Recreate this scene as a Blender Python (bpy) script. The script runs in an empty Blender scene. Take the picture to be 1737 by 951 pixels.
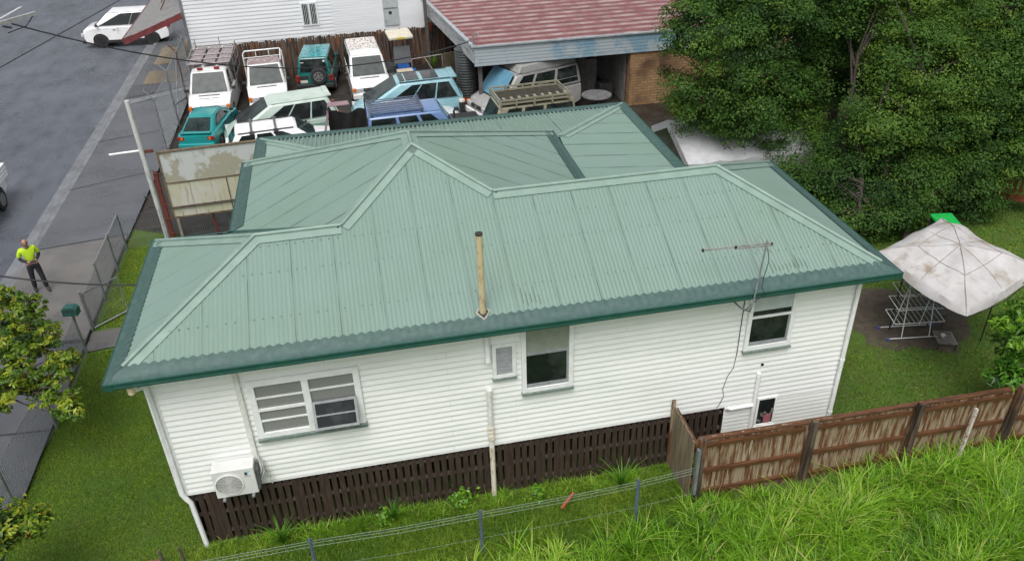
import bpy, bmesh, math, random
import numpy as np
from mathutils import Vector, Matrix
R = math.radians
random.seed(7)
rng = np.random.default_rng(11)
SC = bpy.context.scene
COL = SC.collection

# ------------------------------------------------------------------ camera
def camera():
    cd = bpy.data.cameras.new('camera'); co = bpy.data.objects.new('camera', cd); COL.objects.link(co)
    cd.sensor_width = 36; cd.lens = 28.668; cd.clip_end = 1500; cd.clip_start = 0.1
    pi, ya, ro = R(32.061), R(10.840), R(-1.706)
    cp, sp, c, s = math.cos(pi), math.sin(pi), math.cos(ya), math.sin(ya)
    fw = Vector((s*cp, c*cp, -sp)); rt = Vector((c, -s, 0)); up = rt.cross(fw)
    r2 = math.cos(ro)*rt + math.sin(ro)*up; u2 = -math.sin(ro)*rt + math.cos(ro)*up
    M = Matrix((r2, u2, -fw)).transposed().to_4x4(); M.translation = Vector((4.3995, -10.959, 12.232))
    co.matrix_world = M
    SC.camera = co
camera()

# ------------------------------------------------------------------ daylight (overcast)
SUN_EL, SUN_AZ = 62, 200          # azimuth clockwise from +Y
w = bpy.data.worlds.new('World'); SC.world = w; w.use_nodes = True
nt = w.node_tree; bg = nt.nodes['Background']
sky = nt.nodes.new('ShaderNodeTexSky'); sky.sky_type = 'NISHITA'; sky.sun_disc = False
sky.sun_elevation = R(SUN_EL); sky.sun_rotation = R(SUN_AZ)
sky.dust_density = 6.0; sky.air_density = 1.0; sky.ozone_density = 0.6
hs = nt.nodes.new('ShaderNodeHueSaturation'); hs.inputs['Saturation'].default_value = 0.25
nt.links.new(sky.outputs[0], hs.inputs['Color']); nt.links.new(hs.outputs[0], bg.inputs['Color'])
bg.inputs['Strength'].default_value = 0.14
sl = bpy.data.lights.new('sun', 'SUN'); sl.energy = 1.25; sl.angle = R(35); sl.color = (1, 0.98, 0.95)
so = bpy.data.objects.new('sun', sl); COL.objects.link(so)
dv = Vector((math.sin(R(SUN_AZ))*math.cos(R(SUN_EL)), math.cos(R(SUN_AZ))*math.cos(R(SUN_EL)), math.sin(R(SUN_EL))))
so.rotation_euler = dv.to_track_quat('Z', 'Y').to_euler()
SC.view_settings.view_transform = 'Standard'; SC.view_settings.look = 'None'
SC.view_settings.gamma = 1; SC.view_settings.use_curve_mapping = False
SC.view_settings.exposure = 0.22
SC.cycles.max_bounces = 6; SC.cycles.transparent_max_bounces = 8

# ------------------------------------------------------------------ helpers
def tag(o, label=None, cat=None, group=None, kind=None):
    if label: o['label'] = label
    if cat: o['category'] = cat
    if group: o['group'] = group
    if kind: o['kind'] = kind
    return o

def thing(name, label, cat, loc=(0, 0, 0), rz=0, group=None, scale=1):
    o = bpy.data.objects.new(name, None); COL.objects.link(o)
    o.location = loc; o.rotation_euler = (0, 0, rz); o.scale = (scale,)*3
    o.empty_display_size = 0.2
    return tag(o, label, cat, group)

class MB:
    def __init__(s): s.v = []; s.f = []; s.uv = None
    def add(s, vs, fs):
        n = len(s.v); s.v += [tuple(p) for p in vs]; s.f += [tuple(i+n for i in f) for f in fs]; return s
    def box(s, c, d, M=None):
        x, y, z = d[0]/2, d[1]/2, d[2]/2
        P = [Vector((a*x, b*y, e*z)) for a in (-1, 1) for b in (-1, 1) for e in (-1, 1)]
        if M is not None: P = [M @ p for p in P]
        c = Vector(c); P = [p+c for p in P]
        return s.add(P, [(0, 1, 3, 2), (4, 6, 7, 5), (0, 4, 5, 1), (2, 3, 7, 6), (0, 2, 6, 4), (1, 5, 7, 3)])
    def bb(s, x0, x1, y0, y1, z0, z1):
        return s.box(((x0+x1)/2, (y0+y1)/2, (z0+z1)/2), (x1-x0, y1-y0, z1-z0))
    def beam(s, p, q, a, b, up=(0, 0, 1)):
        p, q = Vector(p), Vector(q); d = q-p; L = d.length
        if L < 1e-6: return s
        d.normalize(); u = Vector(up)
        if abs(d.dot(u)) > .98: u = Vector((1, 0, 0))
        x = u.cross(d).normalized(); y = d.cross(x)
        return s.box((p+q)/2, (a, b, L), Matrix((x, y, d)).transposed())
    def tube(s, pts, r, n=8, cap=True):
        pts = [Vector(p) for p in pts]; m = len(pts)
        rr = r if isinstance(r, (list, tuple)) else [r]*m
        vs = []; ref = None
        for i, p in enumerate(pts):
            d = (pts[min(i+1, m-1)]-pts[max(i-1, 0)]).normalized()
            if ref is None: ref = Vector((0, 0, 1)) if abs(d.z) < .9 else Vector((1, 0, 0))
            x = ref.cross(d).normalized(); y = d.cross(x); ref = y if abs(y.dot(d)) < .9 else ref
            for k in range(n):
                a = 2*math.pi*k/n; vs.append(p+(x*math.cos(a)+y*math.sin(a))*rr[i])
        fs = [(i*n+k, i*n+(k+1) % n, (i+1)*n+(k+1) % n, (i+1)*n+k) for i in range(m-1) for k in range(n)]
        if cap: fs += [tuple(range(n))[::-1], tuple(range((m-1)*n, m*n))]
        return s.add(vs, fs)
    def lathe(s, prof, n=20, M=None, cap=True):
        vs = []; m = len(prof)
        for r, z in prof:
            for k in range(n):
                a = 2*math.pi*k/n; p = Vector((r*math.cos(a), r*math.sin(a), z)); vs.append(M @ p if M is not None else p)
        fs = [(i*n+k, i*n+(k+1) % n, (i+1)*n+(k+1) % n, (i+1)*n+k) for i in range(m-1) for k in range(n)]
        if cap: fs += [tuple(range(n))[::-1], tuple(range((m-1)*n, m*n))]
        return s.add(vs, fs)
    def prism(s, P, N, t0, t1):
        """polygon P (3d points) extruded from P+N*t0 to P+N*t1"""
        P = [Vector(p) for p in P]; N = Vector(N).normalized(); n = len(P)
        vs = [p+N*t0 for p in P]+[p+N*t1 for p in P]
        return s.add(vs, [tuple(range(n))[::-1], tuple(range(n, 2*n))]+[(i, (i+1) % n, n+(i+1) % n, n+i) for i in range(n)])
    def build(s, name, mat, parent=None, smooth=None, bevel=0, seg=2):
        me = bpy.data.meshes.new(name); me.from_pydata(s.v, [], s.f); me.update()
        if s.uv is not None:
            ul = me.uv_layers.new(name='UVMap')
            vi = np.empty(len(me.loops), dtype=np.int32); me.loops.foreach_get('vertex_index', vi)
            ul.data.foreach_set('uv', np.asarray(s.uv, dtype=np.float32)[vi].ravel())
        bm = bmesh.new(); bm.from_mesh(me)
        bmesh.ops.recalc_face_normals(bm, faces=bm.faces)
        if bevel:
            bm.normal_update()
            es = [e for e in bm.edges if len(e.link_faces) == 2 and e.calc_face_angle(0) > .5]
            bmesh.ops.bevel(bm, geom=es, offset=bevel, segments=seg, affect='EDGES', profile=.5, clamp_overlap=True)
        bm.to_mesh(me); bm.free()
        o = bpy.data.objects.new(name, me); COL.objects.link(o)
        me.materials.append(mat)
        if smooth is not None:
            me.polygons.foreach_set('use_smooth', [True]*len(me.polygons)); me.set_sharp_from_angle(angle=R(smooth))
        if parent: o.parent = parent
        return o

def npmesh(name, V, F, mat, var=None, parent=None, smooth=False):
    """fast mesh from numpy arrays; F is (n,3) or (n,4); var = per-vertex float attribute"""
    me = bpy.data.meshes.new(name); k = F.shape[1]
    me.vertices.add(len(V)); me.vertices.foreach_set('co', V.astype(np.float32).ravel())
    me.loops.add(F.size); me.loops.foreach_set('vertex_index', F.astype(np.int32).ravel())
    me.polygons.add(len(F)); me.polygons.foreach_set('loop_start', np.arange(0, F.size, k, dtype=np.int32))
    me.update(calc_edges=True)
    if var is not None:
        a = me.attributes.new('var', 'FLOAT', 'POINT'); a.data.foreach_set('value', var.astype(np.float32))
    if smooth: me.polygons.foreach_set('use_smooth', np.ones(len(F), dtype=bool))
    me.materials.append(mat)
    o = bpy.data.objects.new(name, me); COL.objects.link(o)
    if parent: o.parent = parent
    return o

# ------------------------------------------------------------------ materials
def nodes(m):
    m.use_nodes = True; t = m.node_tree; return t, t.nodes['Principled BSDF'], t.links

def pm(name, c1, c2=None, scale=4, lo=.4, hi=.65, rough=.6, rough2=None, bump=0, bscale=60, metal=0, stretch=(1, 1, 1),
       c3=None, s3=1.5, lo3=.55, hi3=.7, coat=0, spec=None, detail=6, st3=(1, 1, 1)):
    m = bpy.data.materials.new(name); t, b, L = nodes(m); N = t.nodes.new
    tc = N('ShaderNodeTexCoord')
    b.inputs['Roughness'].default_value = rough; b.inputs['Metallic'].default_value = metal
    b.inputs['Coat Weight'].default_value = coat; b.inputs['Coat Roughness'].default_value = .08
    if spec is not None: b.inputs['Specular IOR Level'].default_value = spec
    def noise(sc, st, det=detail):
        mp = N('ShaderNodeMapping'); mp.inputs['Scale'].default_value = st
        L.new(tc.outputs['Object'], mp.inputs['Vector'])
        n = N('ShaderNodeTexNoise'); n.inputs['Scale'].default_value = sc; n.inputs['Detail'].default_value = det
        n.inputs['Roughness'].default_value = .62
        L.new(mp.outputs[0], n.inputs['Vector']); return n.outputs['Fac']
    def ramp(f, a, c):
        r = N('ShaderNodeMapRange'); r.inputs['From Min'].default_value = a; r.inputs['From Max'].default_value = c
        L.new(f, r.inputs['Value']); return r.outputs[0]
    def mix(f, a, c):
        x = N('ShaderNodeMix'); x.data_type = 'RGBA'; L.new(f, x.inputs[0])
        for i, q in ((6, a), (7, c)):
            if isinstance(q, tuple): x.inputs[i].default_value = (*q[:3], 1)
            else: L.new(q, x.inputs[i])
        return x.outputs[2]
    col = c1
    if c2 is not None:
        f = ramp(noise(scale, stretch), lo, hi); col = mix(f, c1, c2)
        if rough2 is not None:
            mr = N('ShaderNodeMapRange'); mr.inputs['To Min'].default_value = rough; mr.inputs['To Max'].default_value = rough2
            L.new(f, mr.inputs['Value']); L.new(mr.outputs[0], b.inputs['Roughness'])
    if c3 is not None:
        f3 = ramp(noise(s3, st3), lo3, hi3); col = mix(f3, col, c3)
    if isinstance(col, tuple): b.inputs['Base Color'].default_value = (*col, 1)
    else: L.new(col, b.inputs['Base Color'])
    if bump:
        bp = N('ShaderNodeBump'); bp.inputs['Strength'].default_value = bump; bp.inputs['Distance'].default_value = .02
        L.new(noise(bscale, (1, 1, 1), 3), bp.inputs['Height']); L.new(bp.outputs[0], b.inputs['Normal'])
    return m

def leafmat(name, cols, trans=.25, rough=.5):
    m = bpy.data.materials.new(name); t, b, L = nodes(m); N = t.nodes.new
    at = N('ShaderNodeAttribute'); at.attribute_name = 'var'
    cr = N('ShaderNodeValToRGB'); e = cr.color_ramp.elements
    for i, (p, c) in enumerate(cols):
        el = e[i] if i < 2 else e.new(p)
        el.position = p; el.color = (*c, 1)
    L.new(at.outputs['Fac'], cr.inputs[0]); L.new(cr.outputs[0], b.inputs['Base Color'])
    b.inputs['Roughness'].default_value = rough; b.inputs['Specular IOR Level'].default_value = .35
    tr = N('ShaderNodeBsdfTranslucent'); L.new(cr.outputs[0], tr.inputs['Color'])
    mx = N('ShaderNodeMixShader'); mx.inputs[0].default_value = trans
    L.new(b.outputs[0], mx.inputs[1]); L.new(tr.outputs[0], mx.inputs[2])
    L.new(mx.outputs[0], t.nodes['Material Output'].inputs['Surface'])
    return m

def roofmat(name, base, dirt, pitch=.74, streak=.5, lw=.028):
    """painted corrugated steel: sheet laps every .74 m, dirt in the laps, faint streaks; uv in metres"""
    m = bpy.data.materials.new(name); t, b, L = nodes(m); N = t.nodes.new
    uv = N('ShaderNodeUVMap'); sx = N('ShaderNodeSeparateXYZ'); L.new(uv.outputs[0], sx.inputs[0])
    def math_(op, a, c=None):
        n = N('ShaderNodeMath'); n.operation = op
        for i, q in enumerate((a, c)):
            if q is None: continue
            if isinstance(q, (int, float)): n.inputs[i].default_value = q
            else: L.new(q, n.inputs[i])
        return n.outputs[0]
    fr = math_('FRACT', math_('DIVIDE', sx.outputs[0], pitch))
    line = math_('LESS_THAN', fr, lw)
    tc = N('ShaderNodeTexCoord')
    n1 = N('ShaderNodeTexNoise'); n1.inputs['Scale'].default_value = 1.6; n1.inputs['Detail'].default_value = 5; L.new(tc.outputs['Object'], n1.inputs['Vector'])
    gate = N('ShaderNodeMapRange'); gate.inputs['From Min'].default_value = .42; gate.inputs['From Max'].default_value = .62; L.new(n1.outputs['Fac'], gate.inputs['Value'])
    lf = math_('MULTIPLY', line, math_('ADD', math_('MULTIPLY', gate.outputs[0], .45), .30))
    mp = N('ShaderNodeMapping'); mp.inputs['Scale'].default_value = (14, 1.1, 1); L.new(uv.outputs[0], mp.inputs['Vector'])
    n2 = N('ShaderNodeTexNoise'); n2.inputs['Scale'].default_value = 1; n2.inputs['Detail'].default_value = 6; L.new(mp.outputs[0], n2.inputs['Vector'])
    st = N('ShaderNodeMapRange'); st.inputs['From Min'].default_value = .5; st.inputs['From Max'].default_value = .8; L.new(n2.outputs['Fac'], st.inputs['Value'])
    n3 = N('ShaderNodeTexNoise'); n3.inputs['Scale'].default_value = .55; n3.inputs['Detail'].default_value = 4; L.new(tc.outputs['Object'], n3.inputs['Vector'])
    bl = N('ShaderNodeMapRange'); bl.inputs['From Min'].default_value = .4; bl.inputs['From Max'].default_value = .7; L.new(n3.outputs['Fac'], bl.inputs['Value'])
    n4 = N('ShaderNodeTexNoise'); n4.inputs['Scale'].default_value = 45; n4.inputs['Detail'].default_value = 2; L.new(tc.outputs['Object'], n4.inputs['Vector'])
    sp = N('ShaderNodeMapRange'); sp.inputs['From Min'].default_value = .70; sp.inputs['From Max'].default_value = .74; L.new(n4.outputs['Fac'], sp.inputs['Value'])
    def mix(f, a, c):
        x = N('ShaderNodeMix'); x.data_type = 'RGBA'
        if isinstance(f, float): x.inputs[0].default_value = f
        else: L.new(f, x.inputs[0])
        for i, q in ((6, a), (7, c)):
            if isinstance(q, tuple): x.inputs[i].default_value = (*q[:3], 1)
            else: L.new(q, x.inputs[i])
        return x.outputs[2]
    lt = tuple(min(1, q*1.16) for q in base); mo = (base[0]*.93, base[1]*.95, base[2]*.88)
    c = mix(bl.outputs[0], base, mo)
    c = mix(math_('MULTIPLY', st.outputs[0], streak), c, lt)
    c = mix(math_('MULTIPLY', sp.outputs[0], .45), c, dirt)
    c = mix(lf, c, dirt)
    L.new(c, b.inputs['Base Color'])
    b.inputs['Roughness'].default_value = .42; b.inputs['Specular IOR Level'].default_value = .4
    return m

M = {}
M['roof'] = roofmat('green_roof_paint', (.170, .250, .220), (.045, .065, .055))
M['roofside'] = roofmat('green_roof_paint_side', (.170, .250, .220), (.045, .065, .055), lw=.058)
M['ridge'] = pm('ridge_cap_paint', (.215, .305, .265), (.18, .262, .226), 3, rough=.4)
M['guard'] = pm('gutter_guard_mesh', (.036, .080, .072), (.056, .108, .098), 9, rough=.6, stretch=(1, 1, 1))
M['gutter'] = pm('gutter_green', (.012, .065, .05), (.02, .085, .065), 6, rough=.3)
M['board'] = pm('white_weatherboard', (.80, .82, .80), (.69, .72, .69), .8, .42, .72, rough=.45, c3=(.46, .46, .42), s3=20, lo3=.655, hi3=.75, stretch=(.5, 1, 2), st3=(.35, 1, 2.4))
t_, b_, Lk = M['board'].node_tree, M['board'].node_tree.nodes['Principled BSDF'], M['board'].node_tree.links
src = b_.inputs['Base Color'].links[0].from_socket
tcx = t_.nodes.new('ShaderNodeTexCoord'); mpx = t_.nodes.new('ShaderNodeMapping'); mpx.inputs['Rotation'].default_value = (R(90), 0, 0); Lk.new(tcx.outputs['Object'], mpx.inputs['Vector'])
bk_ = t_.nodes.new('ShaderNodeTexBrick'); bk_.offset = .37; bk_.offset_frequency = 3; bk_.inputs['Scale'].default_value = 1; bk_.inputs['Brick Width'].default_value = 3.3; bk_.inputs['Row Height'].default_value = .122; bk_.inputs['Mortar Size'].default_value = .003; bk_.inputs['Mortar Smooth'].default_value = 0
Lk.new(mpx.outputs[0], bk_.inputs['Vector'])
ng = t_.nodes.new('ShaderNodeTexNoise'); ng.inputs['Scale'].default_value = .9; ng.inputs['Detail'].default_value = 5; Lk.new(tcx.outputs['Object'], ng.inputs['Vector'])
rg = t_.nodes.new('ShaderNodeMapRange'); rg.inputs['From Min'].default_value = .40; rg.inputs['From Max'].default_value = .62; rg.inputs['To Max'].default_value = .6; Lk.new(ng.outputs['Fac'], rg.inputs['Value'])
mu = t_.nodes.new('ShaderNodeMath'); mu.operation = 'MULTIPLY'; Lk.new(bk_.outputs['Fac'], mu.inputs[0]); Lk.new(rg.outputs[0], mu.inputs[1])
mj = t_.nodes.new('ShaderNodeMix'); mj.data_type = 'RGBA'; mj.inputs[7].default_value = (.30, .31, .28, 1); Lk.new(mu.outputs[0], mj.inputs[0]); Lk.new(src, mj.inputs[6]); Lk.new(mj.outputs[2], b_.inputs['Base Color'])
M['trim'] = pm('white_trim', (.80, .82, .82), (.70, .72, .71), 5, rough=.45)
M['pvc'] = pm('white_pipe', (.74, .74, .72), (.62, .61, .57), 6, rough=.45)
M['oldpipe'] = pm('rusty_painted_pipe', (.62, .58, .48), (.30, .13, .06), 7, .56, .68, rough=.7, stretch=(3, 3, .8))
M['flue'] = pm('stained_flue', (.50, .43, .26), (.18, .13, .08), 9, .55, .7, rough=.75, stretch=(2, 2, .5))
M['slat'] = pm('dark_brown_slat', (.030, .018, .014), (.055, .036, .028), 6, rough=.6, stretch=(4, 4, .6))
M['rail'] = pm('underfloor_rail', (.10, .08, .07), (.05, .035, .03), 6, rough=.8)
M['glass'] = pm('dark_glass', (.010, .014, .014), (.045, .052, .055), 1.7, .48, .7, rough=.04, spec=.5)
M['frost'] = pm('frosted_pane', (.24, .25, .24), (.18, .19, .185), 90, rough=.25)
M['blind'] = pm('drawn_blind_behind_glass', (.27, .30, .26), (.23, .26, .22), 6, rough=.12)
M['blind2'] = pm('pale_blind_behind_glass', (.50, .55, .57), (.44, .49, .50), 6, rough=.12)
M['greysash'] = pm('grey_sash', (.30, .32, .33), (.22, .24, .25), 12, rough=.5)
M['greensill'] = pm('green_sill', (.12, .175, .15), (.22, .26, .24), 12, rough=.55)
M['galv'] = pm('galvanised_steel', (.30, .32, .34), (.20, .21, .22), 8, rough=.45, metal=.5)
M['wire'] = pm('fence_wire', (.20, .22, .23), rough=.5, metal=.5)
M['darkcable'] = pm('black_cable', (.012, .012, .014), rough=.5)
M['asphalt'] = pm('wet_asphalt', (.122, .134, .158), (.088, .097, .117), .28, .36, .68, rough=.36, rough2=.20, bump=1.0, bscale=60, c3=(.046, .052, .064), s3=1.5, lo3=.47, hi3=.80, st3=(1, .4, 1), detail=12)
M['footpath'] = pm('wet_footpath', (.108, .114, .126), (.082, .087, .098), .6, .4, .62, rough=.4, rough2=.22, bump=.5, bscale=110)
M['concrete'] = pm('wet_concrete', (.145, .138, .13), (.095, .092, .092), .8, .4, .65, rough=.45, rough2=.22, bump=.3, bscale=70)
M['tanslab'] = pm('tan_concrete', (.26, .20, .12), (.20, .16, .11), 2, rough=.5)
M['kerb'] = pm('kerb_concrete', (.18, .19, .205), (.115, .12, .13), 1.5, rough=.42, bump=.3)
M['yard'] = pm('wet_yard_dirt', (.034, .028, .021), (.017, .014, .012), 1.1, rough=.7, rough2=.3, bump=.6, bscale=25)
M['soil'] = pm('grass_soil', (.055, .115, .012), (.075, .10, .018), 2.2, rough=.95, bump=.8, bscale=30, c3=(.035, .06, .01), s3=7)
M['dirt'] = pm('bare_dirt', (.085, .068, .050), (.05, .04, .03), 5, rough=.9, bump=.5, bscale=40)
M['fencewood'] = pm('weathered_paling', (.27, .21, .135), (.115, .045, .016), 1.8, .45, .54, rough=.75, stretch=(6, 6, .55), c3=(.40, .34, .25), s3=5, lo3=.56, hi3=.68, st3=(5, 5, .35))
M['fencecap'] = pm('wet_brown_rail', (.125, .052, .022), (.048, .022, .012), 6, rough=.5, stretch=(.5, 3, 3))
M['darkfence'] = pm('dark_wet_palings', (.105, .078, .06), (.028, .018, .013), 2.0, .45, .55, rough=.7, stretch=(5, 5, .4), c3=(.20, .07, .018), s3=2.2, lo3=.54, hi3=.62, st3=(4, 4, .45))
M['rust'] = pm('rust', (.14, .035, .018), (.07, .025, .015), 8, rough=.7)

# ------------------------------------------------------------------ the setting: ground, road, footpath, yard
def sheet(name, poly, z, mat, kind='structure', sub=0):
    b = MB(); b.add([(x, y, z) for x, y in poly], [tuple(range(len(poly)))])
    o = b.build(name, mat); tag(o, kind=kind); return o
sheet('ground', [(-160, -60), (200, -60), (200, 260), (-160, 260)], 0, M['soil'])
sheet('road', [(-60, -40), (-6.42, -40), (-6.30, 60), (-6.1, 160), (-60, 160)], .012, M['asphalt'])
# kerb and gutter: a real step with a sloping channel
kb = MB()
ys = [-40, 0, 10, 13.4, 20, 26.0, 27.6, 34, 60, 160]; rr = []
for i, y in enumerate(ys):
    x0 = -6.42+.0012*(y+40)
    drop = 1 if 26.5 < y < 29 else 0
    rr.append([(x0, y, .014), (x0+.30, y, .022), (x0+.42, y, .11), (x0+.58, y, .125), (x0+.60, y, .02)])
for a, c in zip(rr[:-1], rr[1:]):
    for j in range(4): kb.add([a[j], a[j+1], c[j+1], c[j]], [(0, 1, 2, 3)])
tag(kb.build('kerb', M['kerb'], smooth=30), kind='structure')
fp = MB()
fp.add([(-5.86, -40, .12), (-3.15, -40, .10), (-3.15, 12.9, .10), (-2.9, 24, .10), (-2.7, 60, .10), (-5.75, 60, .12)], [(0, 1, 2, 3, 4, 5)])
tag(fp.build('footpath', M['footpath']), kind='structure')
sheet('driveway_crossing', [(-5.84, 8.2), (-3.16, 7.9), (-3.16, 13.6), (-5.84, 13.2)], .127, M['concrete'])
# darker joints across the footpath and old tan slabs
jb = MB()
for y0, y1 in ((17.6, 18.6), (13.25, 13.65), (8.1, 7.8), (22.1, 22.9), (4.6, 4.4)):
    jb.add([(-5.84, y0, .131), (-3.16, y1, .131), (-3.16, y1+.035, .131), (-5.84, y0+.035, .131)], [(0, 1, 2, 3)])
tag(jb.build('path_joints', pm('crack_dirt', (.03, .03, .028), rough=.9)), kind='structure')
tb = MB()
for x0, y0, x1, y1 in ((-5.3, 29.2, -4.45, 31.2), (-4.38, 29.2, -3.5, 31.2), (-5.3, 32.3, -4.4, 35.4), (-4.3, 33, -3.4, 37)):
    tb.add([(x0, y0, .126), (x1, y0, .126), (x1, y1, .126), (x0, y1, .126)], [(0, 1, 2, 3)])
tag(tb.build('footpath_slabs', M['tanslab']), kind='structure')
sw = MB(); sw.add([(-5.5, 26.4, .126), (-3.0, 27.9, .126), (-3.0, 28.35, .126), (-5.55, 27.0, .126)], [(0, 1, 2, 3)])
tag(sw.build('pale_pavement_strip', pm('pale_worn_concrete', (.175, .182, .195), (.12, .125, .135), 2.5, .45, .6, rough=.35)), kind='structure')
dk = MB(); dk.add([(-5.72, 27.3, .130), (-3.0, 28.5, .130), (-3.0, 29.15, .130), (-5.72, 29.15, .130)], [(0, 1, 2, 3)])
tag(dk.build('dark_wet_patch', pm('wet_bitumen', (.035, .036, .04), (.06, .06, .066), 2, rough=.2)), kind='structure')
ln = MB(); ln.add([(-16.55, 45.2, .016), (-16.35, 45.2, .016), (-15.9, 48.6, .016), (-16.1, 48.6, .016)], [(0, 1, 2, 3)])
tag(ln.build('lane_marking', pm('road_paint', (.55, .55, .54), (.3, .3, .3), 9, rough=.5)), kind='structure')
sheet('yard', [(-3.14, 14.2), (-1.4, 13.3), (22, 12.95), (22, 40), (-3.1, 40)], .016, M['yard'])
sheet('path', [(-3.14, 7.45), (-1.2, 7.7), (-1.2, 8.5), (-3.14, 8.35)], .03, M['concrete'])
sheet('dirt_patch', [(17.45+(1.75+.22*math.sin(3*q*.2618+1)+.16*math.sin(7*q*.2618))*math.cos(q*.2618), 4.0+(1.45+.2*math.sin(4*q*.2618)+.15*math.cos(9*q*.2618))*math.sin(q*.2618)) for q in range(24)], .012, M['dirt'])

# ------------------------------------------------------------------ the house
Z0 = 4.273
L_, y1, S_, y2, qx, px_, wl, wr = 13.715, 2.274, .4945, 2.611, 2.358, 11.123, 4.717, 5.128
xm, e2, xr, xt, yt, yt2, jx, kx = 1.523, 8.30, 9.276, 5.34, 3.82, 4.45, 3.86, 6.682
zQ, zP, zT = S_*y1, S_*y2, S_*yt
house = thing('weatherboard_house', 'white weatherboard house with a pale green corrugated hip roof and dark slatted base', 'house')

def pl(u, P):
    for (a, fa), (c, fc) in zip(P[:-1], P[1:]):
        if a <= u <= c: return fa+(fc-fa)*(u-a)/(c-a) if c > a else fa
    return P[-1][1] if u > P[-1][0] else P[0][1]

def corr(name, plane, axis, lo, hi, mat=None, parent=house, pitch=.074, amp=.0054, rows=1, z0=Z0, seam0=0.0):
    u0, u1 = max(lo[0][0], hi[0][0]), min(lo[-1][0], hi[-1][0])
    n = int((u1-u0)/(pitch/6)); us = sorted(set(list(np.linspace(u0, u1, n))+[p[0] for p in lo+hi if u0 < p[0] < u1]))
    P = (lambda u, t: (u, t)) if axis == 'x' else (lambda u, t: (t, u))
    a = Vector((0, 0, plane(0, 0))); N = Vector((plane(0, 0)-plane(1, 0), plane(0, 0)-plane(0, 1), 1)).normalized()
    b = MB(); uv = []
    for u in us:
        h = amp*math.cos(2*math.pi*u/pitch)
        l, g = pl(u, lo), pl(u, hi)
        for r in range(rows+1):
            t = l+(g-l)*r/rows
            x, y = P(u, t); b.v.append(tuple(Vector((x, y, z0+plane(x, y)))+N*h)); uv.append((u+seam0, t/max(N.z, .3)))
    k = rows+1
    for i in range(len(us)-1):
        for r in range(rows): b.f.append((i*k+r, (i+1)*k+r, (i+1)*k+r+1, i*k+r+1))
    b.uv = uv
    return b.build(name, mat or M['roof'], parent, smooth=80)

roof = corr('roof', lambda x, y: S_*y, 'x', [(0, .05), (L_, .05)], [(.05, .06), (qx, y1), (jx, y1), (xt, yt), (kx, y2), (px_, y2), (L_-.05, .06)], rows=2, seam0=.02)
P_ = lambda nm, *a, **k: corr('roof_face', *a, parent=roof, **k)
P_('left', lambda x, y: zQ/qx*x, 'y', [(.05, .05), (wl-.05, .05)], [(.05, .06), (y1, qx), (wl-.05, .06)], seam0=.3, mat=M['roofside'])
P_('right', lambda x, y: zP/(L_-px_)*(L_-x), 'y', [(.05, L_-.06), (y2, px_), (wr-.05, L_-.06)], [(.05, L_-.05), (wr-.05, L_-.05)])
P_('bl', lambda x, y: zQ*(wl-y)/(wl-y1), 'x', [(.05, wl-.06), (qx, y1), (jx, y1)], [(.05, wl-.05), (xm, wl-.05), (jx, y1+.01)])
P_('br', lambda x, y: zP*(wr-y)/(wr-y2), 'x', [(kx, y2), (px_, y2), (L_-.05, wr-.06)], [(kx, y2+.01), (xr, wr-.05), (L_-.05, wr-.05)])
P_('ml', lambda x, y: zT*(x-xm)/(xt-xm), 'y', [(y1, jx-.01), (wl, xm+.05), (e2-.05, xm+.05)], [(y1, jx), (yt, xt), (yt2, xt), (e2-.05, xm+.06)], seam0=.35, mat=M['roofside'])
P_('mr', lambda x, y: zT*(xr-x)/(xr-xt), 'y', [(y2, kx), (yt, xt), (yt2, xt), (e2-.05, xr-.06)], [(y2, kx+.01), (wr, xr-.05), (e2-.05, xr-.05)], seam0=.1, mat=M['roofside'])
P_('mb', lambda x, y: zT*(e2-y)/(e2-yt2), 'x', [(xm+.05, e2-.06), (xt, yt2), (xr-.05, e2-.06)], [(xm+.05, e2-.05), (xr-.05, e2-.05)])
ZW = -.373; sw_ = .09; xg0, xg1, yg = 1.66, 12.05, 10.82
P_('wb', lambda x, y: ZW+sw_*(yg-y), 'x', [(xg0+.05, yg-.06), (xg0+2.6, yg-2.6), (xg1-2.6, yg-2.6), (xg1-.05, yg-.06)], [(xg0+.05, yg-.05), (xg1-.05, yg-.05)], amp=.03, pitch=.115)
P_('wl', lambda x, y: ZW+sw_*(x-xg0), 'y', [(8.22, xg0+.05), (yg-.05, xg0+.05)], [(8.22, xg0+2.6), (yg-.05, xg0+.06)], seam0=.2, amp=.012)
P_('wr', lambda x, y: ZW+sw_*(xg1-x), 'y', [(5.0, 9.2), (8.22, xg1-2.6), (yg-.05, xg1-.06)], [(5.0, xg1-.05), (yg-.05, xg1-.05)], seam0=.4, mat=M['roofside'])

# ridge and hip capping: two folded wings and a roll on top
def cap(p, q, d1, d2, w=.17, ext=.0):
    p, q = Vector(p), Vector(q); p.z += Z0; q.z += Z0
    ax = (q-p).normalized(); p = p-ax*ext; q = q+ax*ext
    b = MB()
    for d in (d1, d2):
        d = Vector(d); d = (d-ax*d.dot(ax)).normalized()
        n = ax.cross(d); n = n if n.z > 0 else -n
        a0, c0 = p+n*.022, q+n*.022
        A = [a0, c0, c0+d*w, a0+d*w]
        b.add(A+[x-n*.012 for x in A], [(0, 1, 2, 3), (7, 6, 5, 4), (3, 2, 6, 7), (0, 3, 7, 4), (1, 5, 6, 2)])
    up = Vector((0, 0, .035))
    b.tube([p+up, q+up], .036, 10)
    o = b.build('ridge_cap', M['ridge'], roof, smooth=50)
def dn(f): # downhill direction of a plane
    gx, gy = f(1, 0)-f(0, 0), f(0, 1)-f(0, 0); return Vector((-gx, -gy, -(gx*gx+gy*gy)))
F_ = lambda x, y: S_*y
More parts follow.
